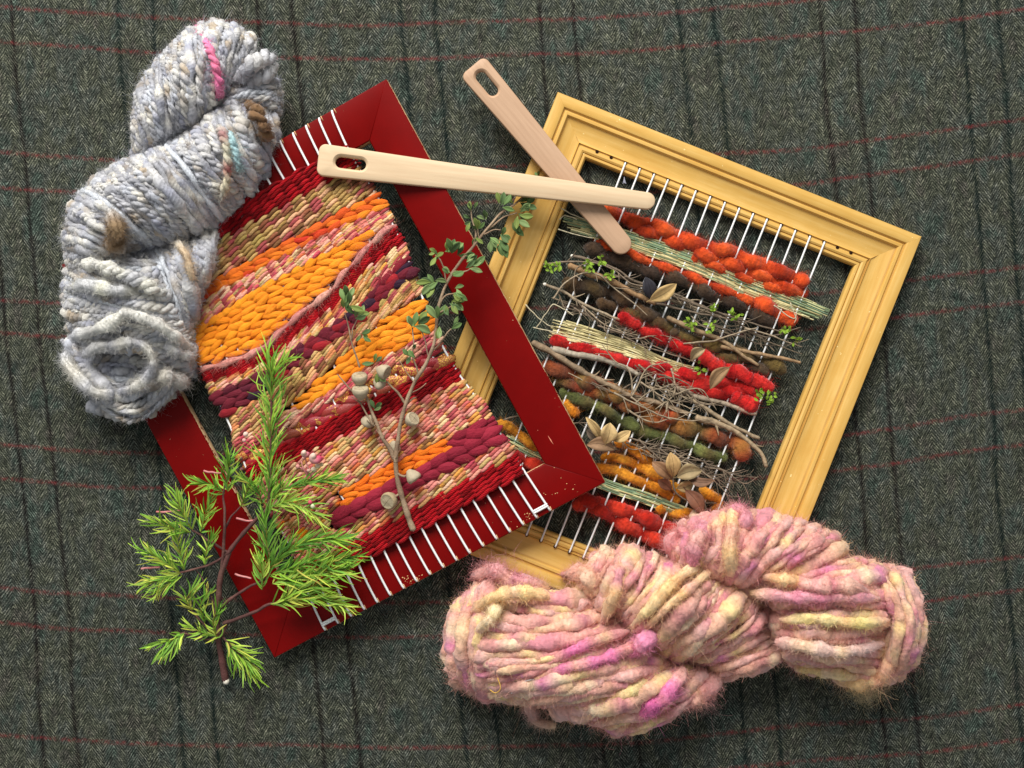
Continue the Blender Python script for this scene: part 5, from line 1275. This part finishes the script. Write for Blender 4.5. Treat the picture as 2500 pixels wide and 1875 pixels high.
def ovals(c, n, L, spread, up, ang=None):
    for k in range(n):
        a = R.uniform(0, 6.28) if ang is None else ang + R.normal(0, .75)
        p = np.array(c, float) + R.normal(0, spread * .35, 2); d = np.array([math.cos(a), math.sin(a)])
        z = rlz(c[0], c[1], up + R.uniform(-2, 3) - float(np.interp(c[0], [1205, 1250, 1320], [0, 20, 28]))); z = max(z, 14)
        mb = MB(); ll = L * R.uniform(.6, 1.1)
        leaf_mesh(mb, p + d * 2, p + d * ll, ll * R.uniform(.36, .48), z, z + R.uniform(-2, 6), lin(OV[R.integers(len(OV))]) * R.uniform(.85, 1.15), .12, R.normal(0, .05), 8, round_=1.25, twist=R.uniform(-.5, .5))
        mb.build('leaf', M_leaf, br)
for c, n, L, sp_, up, an in (((844, 752), 7, 36, 14, 21, -1.5), ((852, 728), 3, 30, 8, 22, -1.4), ((870, 775), 5, 34, 10, 21, -1.0), ((882, 815), 5, 28, 8, 19, .3), ((1008, 800), 4, 42, 8, 20, -1.4), ((1018, 790), 3, 36, 6, 20, -1.2),
    ((1006, 870), 5, 26, 12, 17, -2.4), ((916, 888), 3, 30, 6, 18, -1.0), ((918, 912), 2, 30, 5, 17, 1.4), ((915, 1000), 4, 28, 6, 15, -1.1), ((1070, 780), 2, 44, 5, 21, -1.9), ((1070, 795), 2, 40, 5, 20, 1.3), ((1105, 800), 4, 30, 10, 19, -.7),
    ((1064, 622), 6, 30, 12, 23, -2.2), ((1096, 615), 9, 34, 18, 22, -1.5), ((1060, 690), 4, 46, 8, 22, -2.6), ((1066, 685), 3, 52, 8, 22, 1.5), ((1098, 672), 4, 36, 12, 22, -1.2), ((1140, 650), 7, 40, 14, 22, -.3), ((1112, 710), 5, 38, 12, 22, .1), ((1104, 740), 5, 34, 12, 21, .2), ((1090, 745), 3, 32, 8, 21, 1.5),
    ((1120, 620), 5, 34, 14, 20, -.9), ((1152, 510), 5, 24, 9, 20, -1.6), ((1150, 535), 3, 30, 8, 19, 2.4), ((1162, 560), 4, 28, 9, 18, -2.2), ((1165, 580), 3, 26, 8, 17, 2.2), ((1186, 535), 4, 26, 12, 15, -2.0), ((1200, 580), 4, 34, 10, 16, 1.2), ((1220, 590), 6, 38, 10, 14, 1.0), ((1222, 570), 4, 34, 8, 14, -.2),
    ((1225, 505), 4, 34, 8, 14, -1.5), ((1250, 495), 5, 34, 12, 12, -1.2), ((1262, 520), 6, 34, 14, 11, .4), ((1255, 540), 4, 38, 8, 11, 1.3), ((1275, 495), 5, 32, 10, 10, -.4), ((1314, 432), 3, 18, 6, 6, -1.8)):
    ovals(c, n, L, sp_, up, an)
def capsule(c, r, up, tilt, az, col=(172, 158, 132)):
    """urn shaped capsule: lathe about an axis tilted from vertical towards az, with a crossed lid"""
    prof = np.array([(0, -1.25), (.28, -1.2), (.45, -1.0), (.75, -.62), (.96, -.15), (1.0, .12), (.93, .34), (.84, .44), (.78, .40), (.45, .47), (0, .5)]) * r * K
    n = 18; th = np.linspace(0, 2 * np.pi, n, endpoint=False)
    ax = np.array([math.sin(tilt) * math.cos(az), -math.sin(tilt) * math.sin(az), math.cos(tilt)])
    e1 = nrm(np.cross(ax, [0.3, .2, 1.0]) + 1e-9); e2 = np.cross(ax, e1)
    C = W(c[0], c[1], rlz(c[0], c[1], up))
    V = C + prof[:, None, 1:2] * ax + prof[:, None, 0:1] * (np.cos(th)[None, :, None] * e1 + np.sin(th)[None, :, None] * e2)
    m = len(prof); i_ = np.arange(m - 1)[:, None] * n; j = np.arange(n)[None, :]; j2 = (j + 1) % n
    colr = np.array([lin(col)] * 8 + [lin((166, 152, 124))] * 3)
    mb = MB(); mb.add(V.reshape(-1, 3), np.stack([i_ + j, i_ + j2, i_ + n + j2, i_ + n + j], -1).reshape(-1, 4), None, np.repeat(colr, n, 0))
    o = mb.build('seed_capsule', M_dry, br)
    m2 = MB()
    for a in (0.3, 0.3 + math.pi / 2):
        t = np.linspace(-.78, .78, 9)
        q = C + (t[:, None] * r * K) * (math.cos(a) * e1 + math.sin(a) * e2) + ax * ((.51 - .09 * np.abs(t) / .78 + .0) * r * K)[:, None]
        m2.tube(q, .5 * K, lin((136, 121, 98)), 5)
    m2.build('lid_slit', M_dry, o)
PI = math.pi
capsule((878, 922), 19, 16, 1.15, -PI / 2); capsule((880, 954), 20, 18, 1.15, -PI / 2); capsule((927, 934), 16, 14, 2.3, -PI / 2 + .2); capsule((939, 908), 18, 20, 1.2, .4)
capsule((897, 1030), 16, 10, 2.0, PI * .7); capsule((1006, 1024), 18, 11, .9, -.6); capsule((962, 1094), 16, 6, 2.2, PI / 2); capsule((1010, 1166), 18, 14, 1.5, .9); capsule((950, 1222), 21, 10, .55, PI * .85, (160, 142, 110))
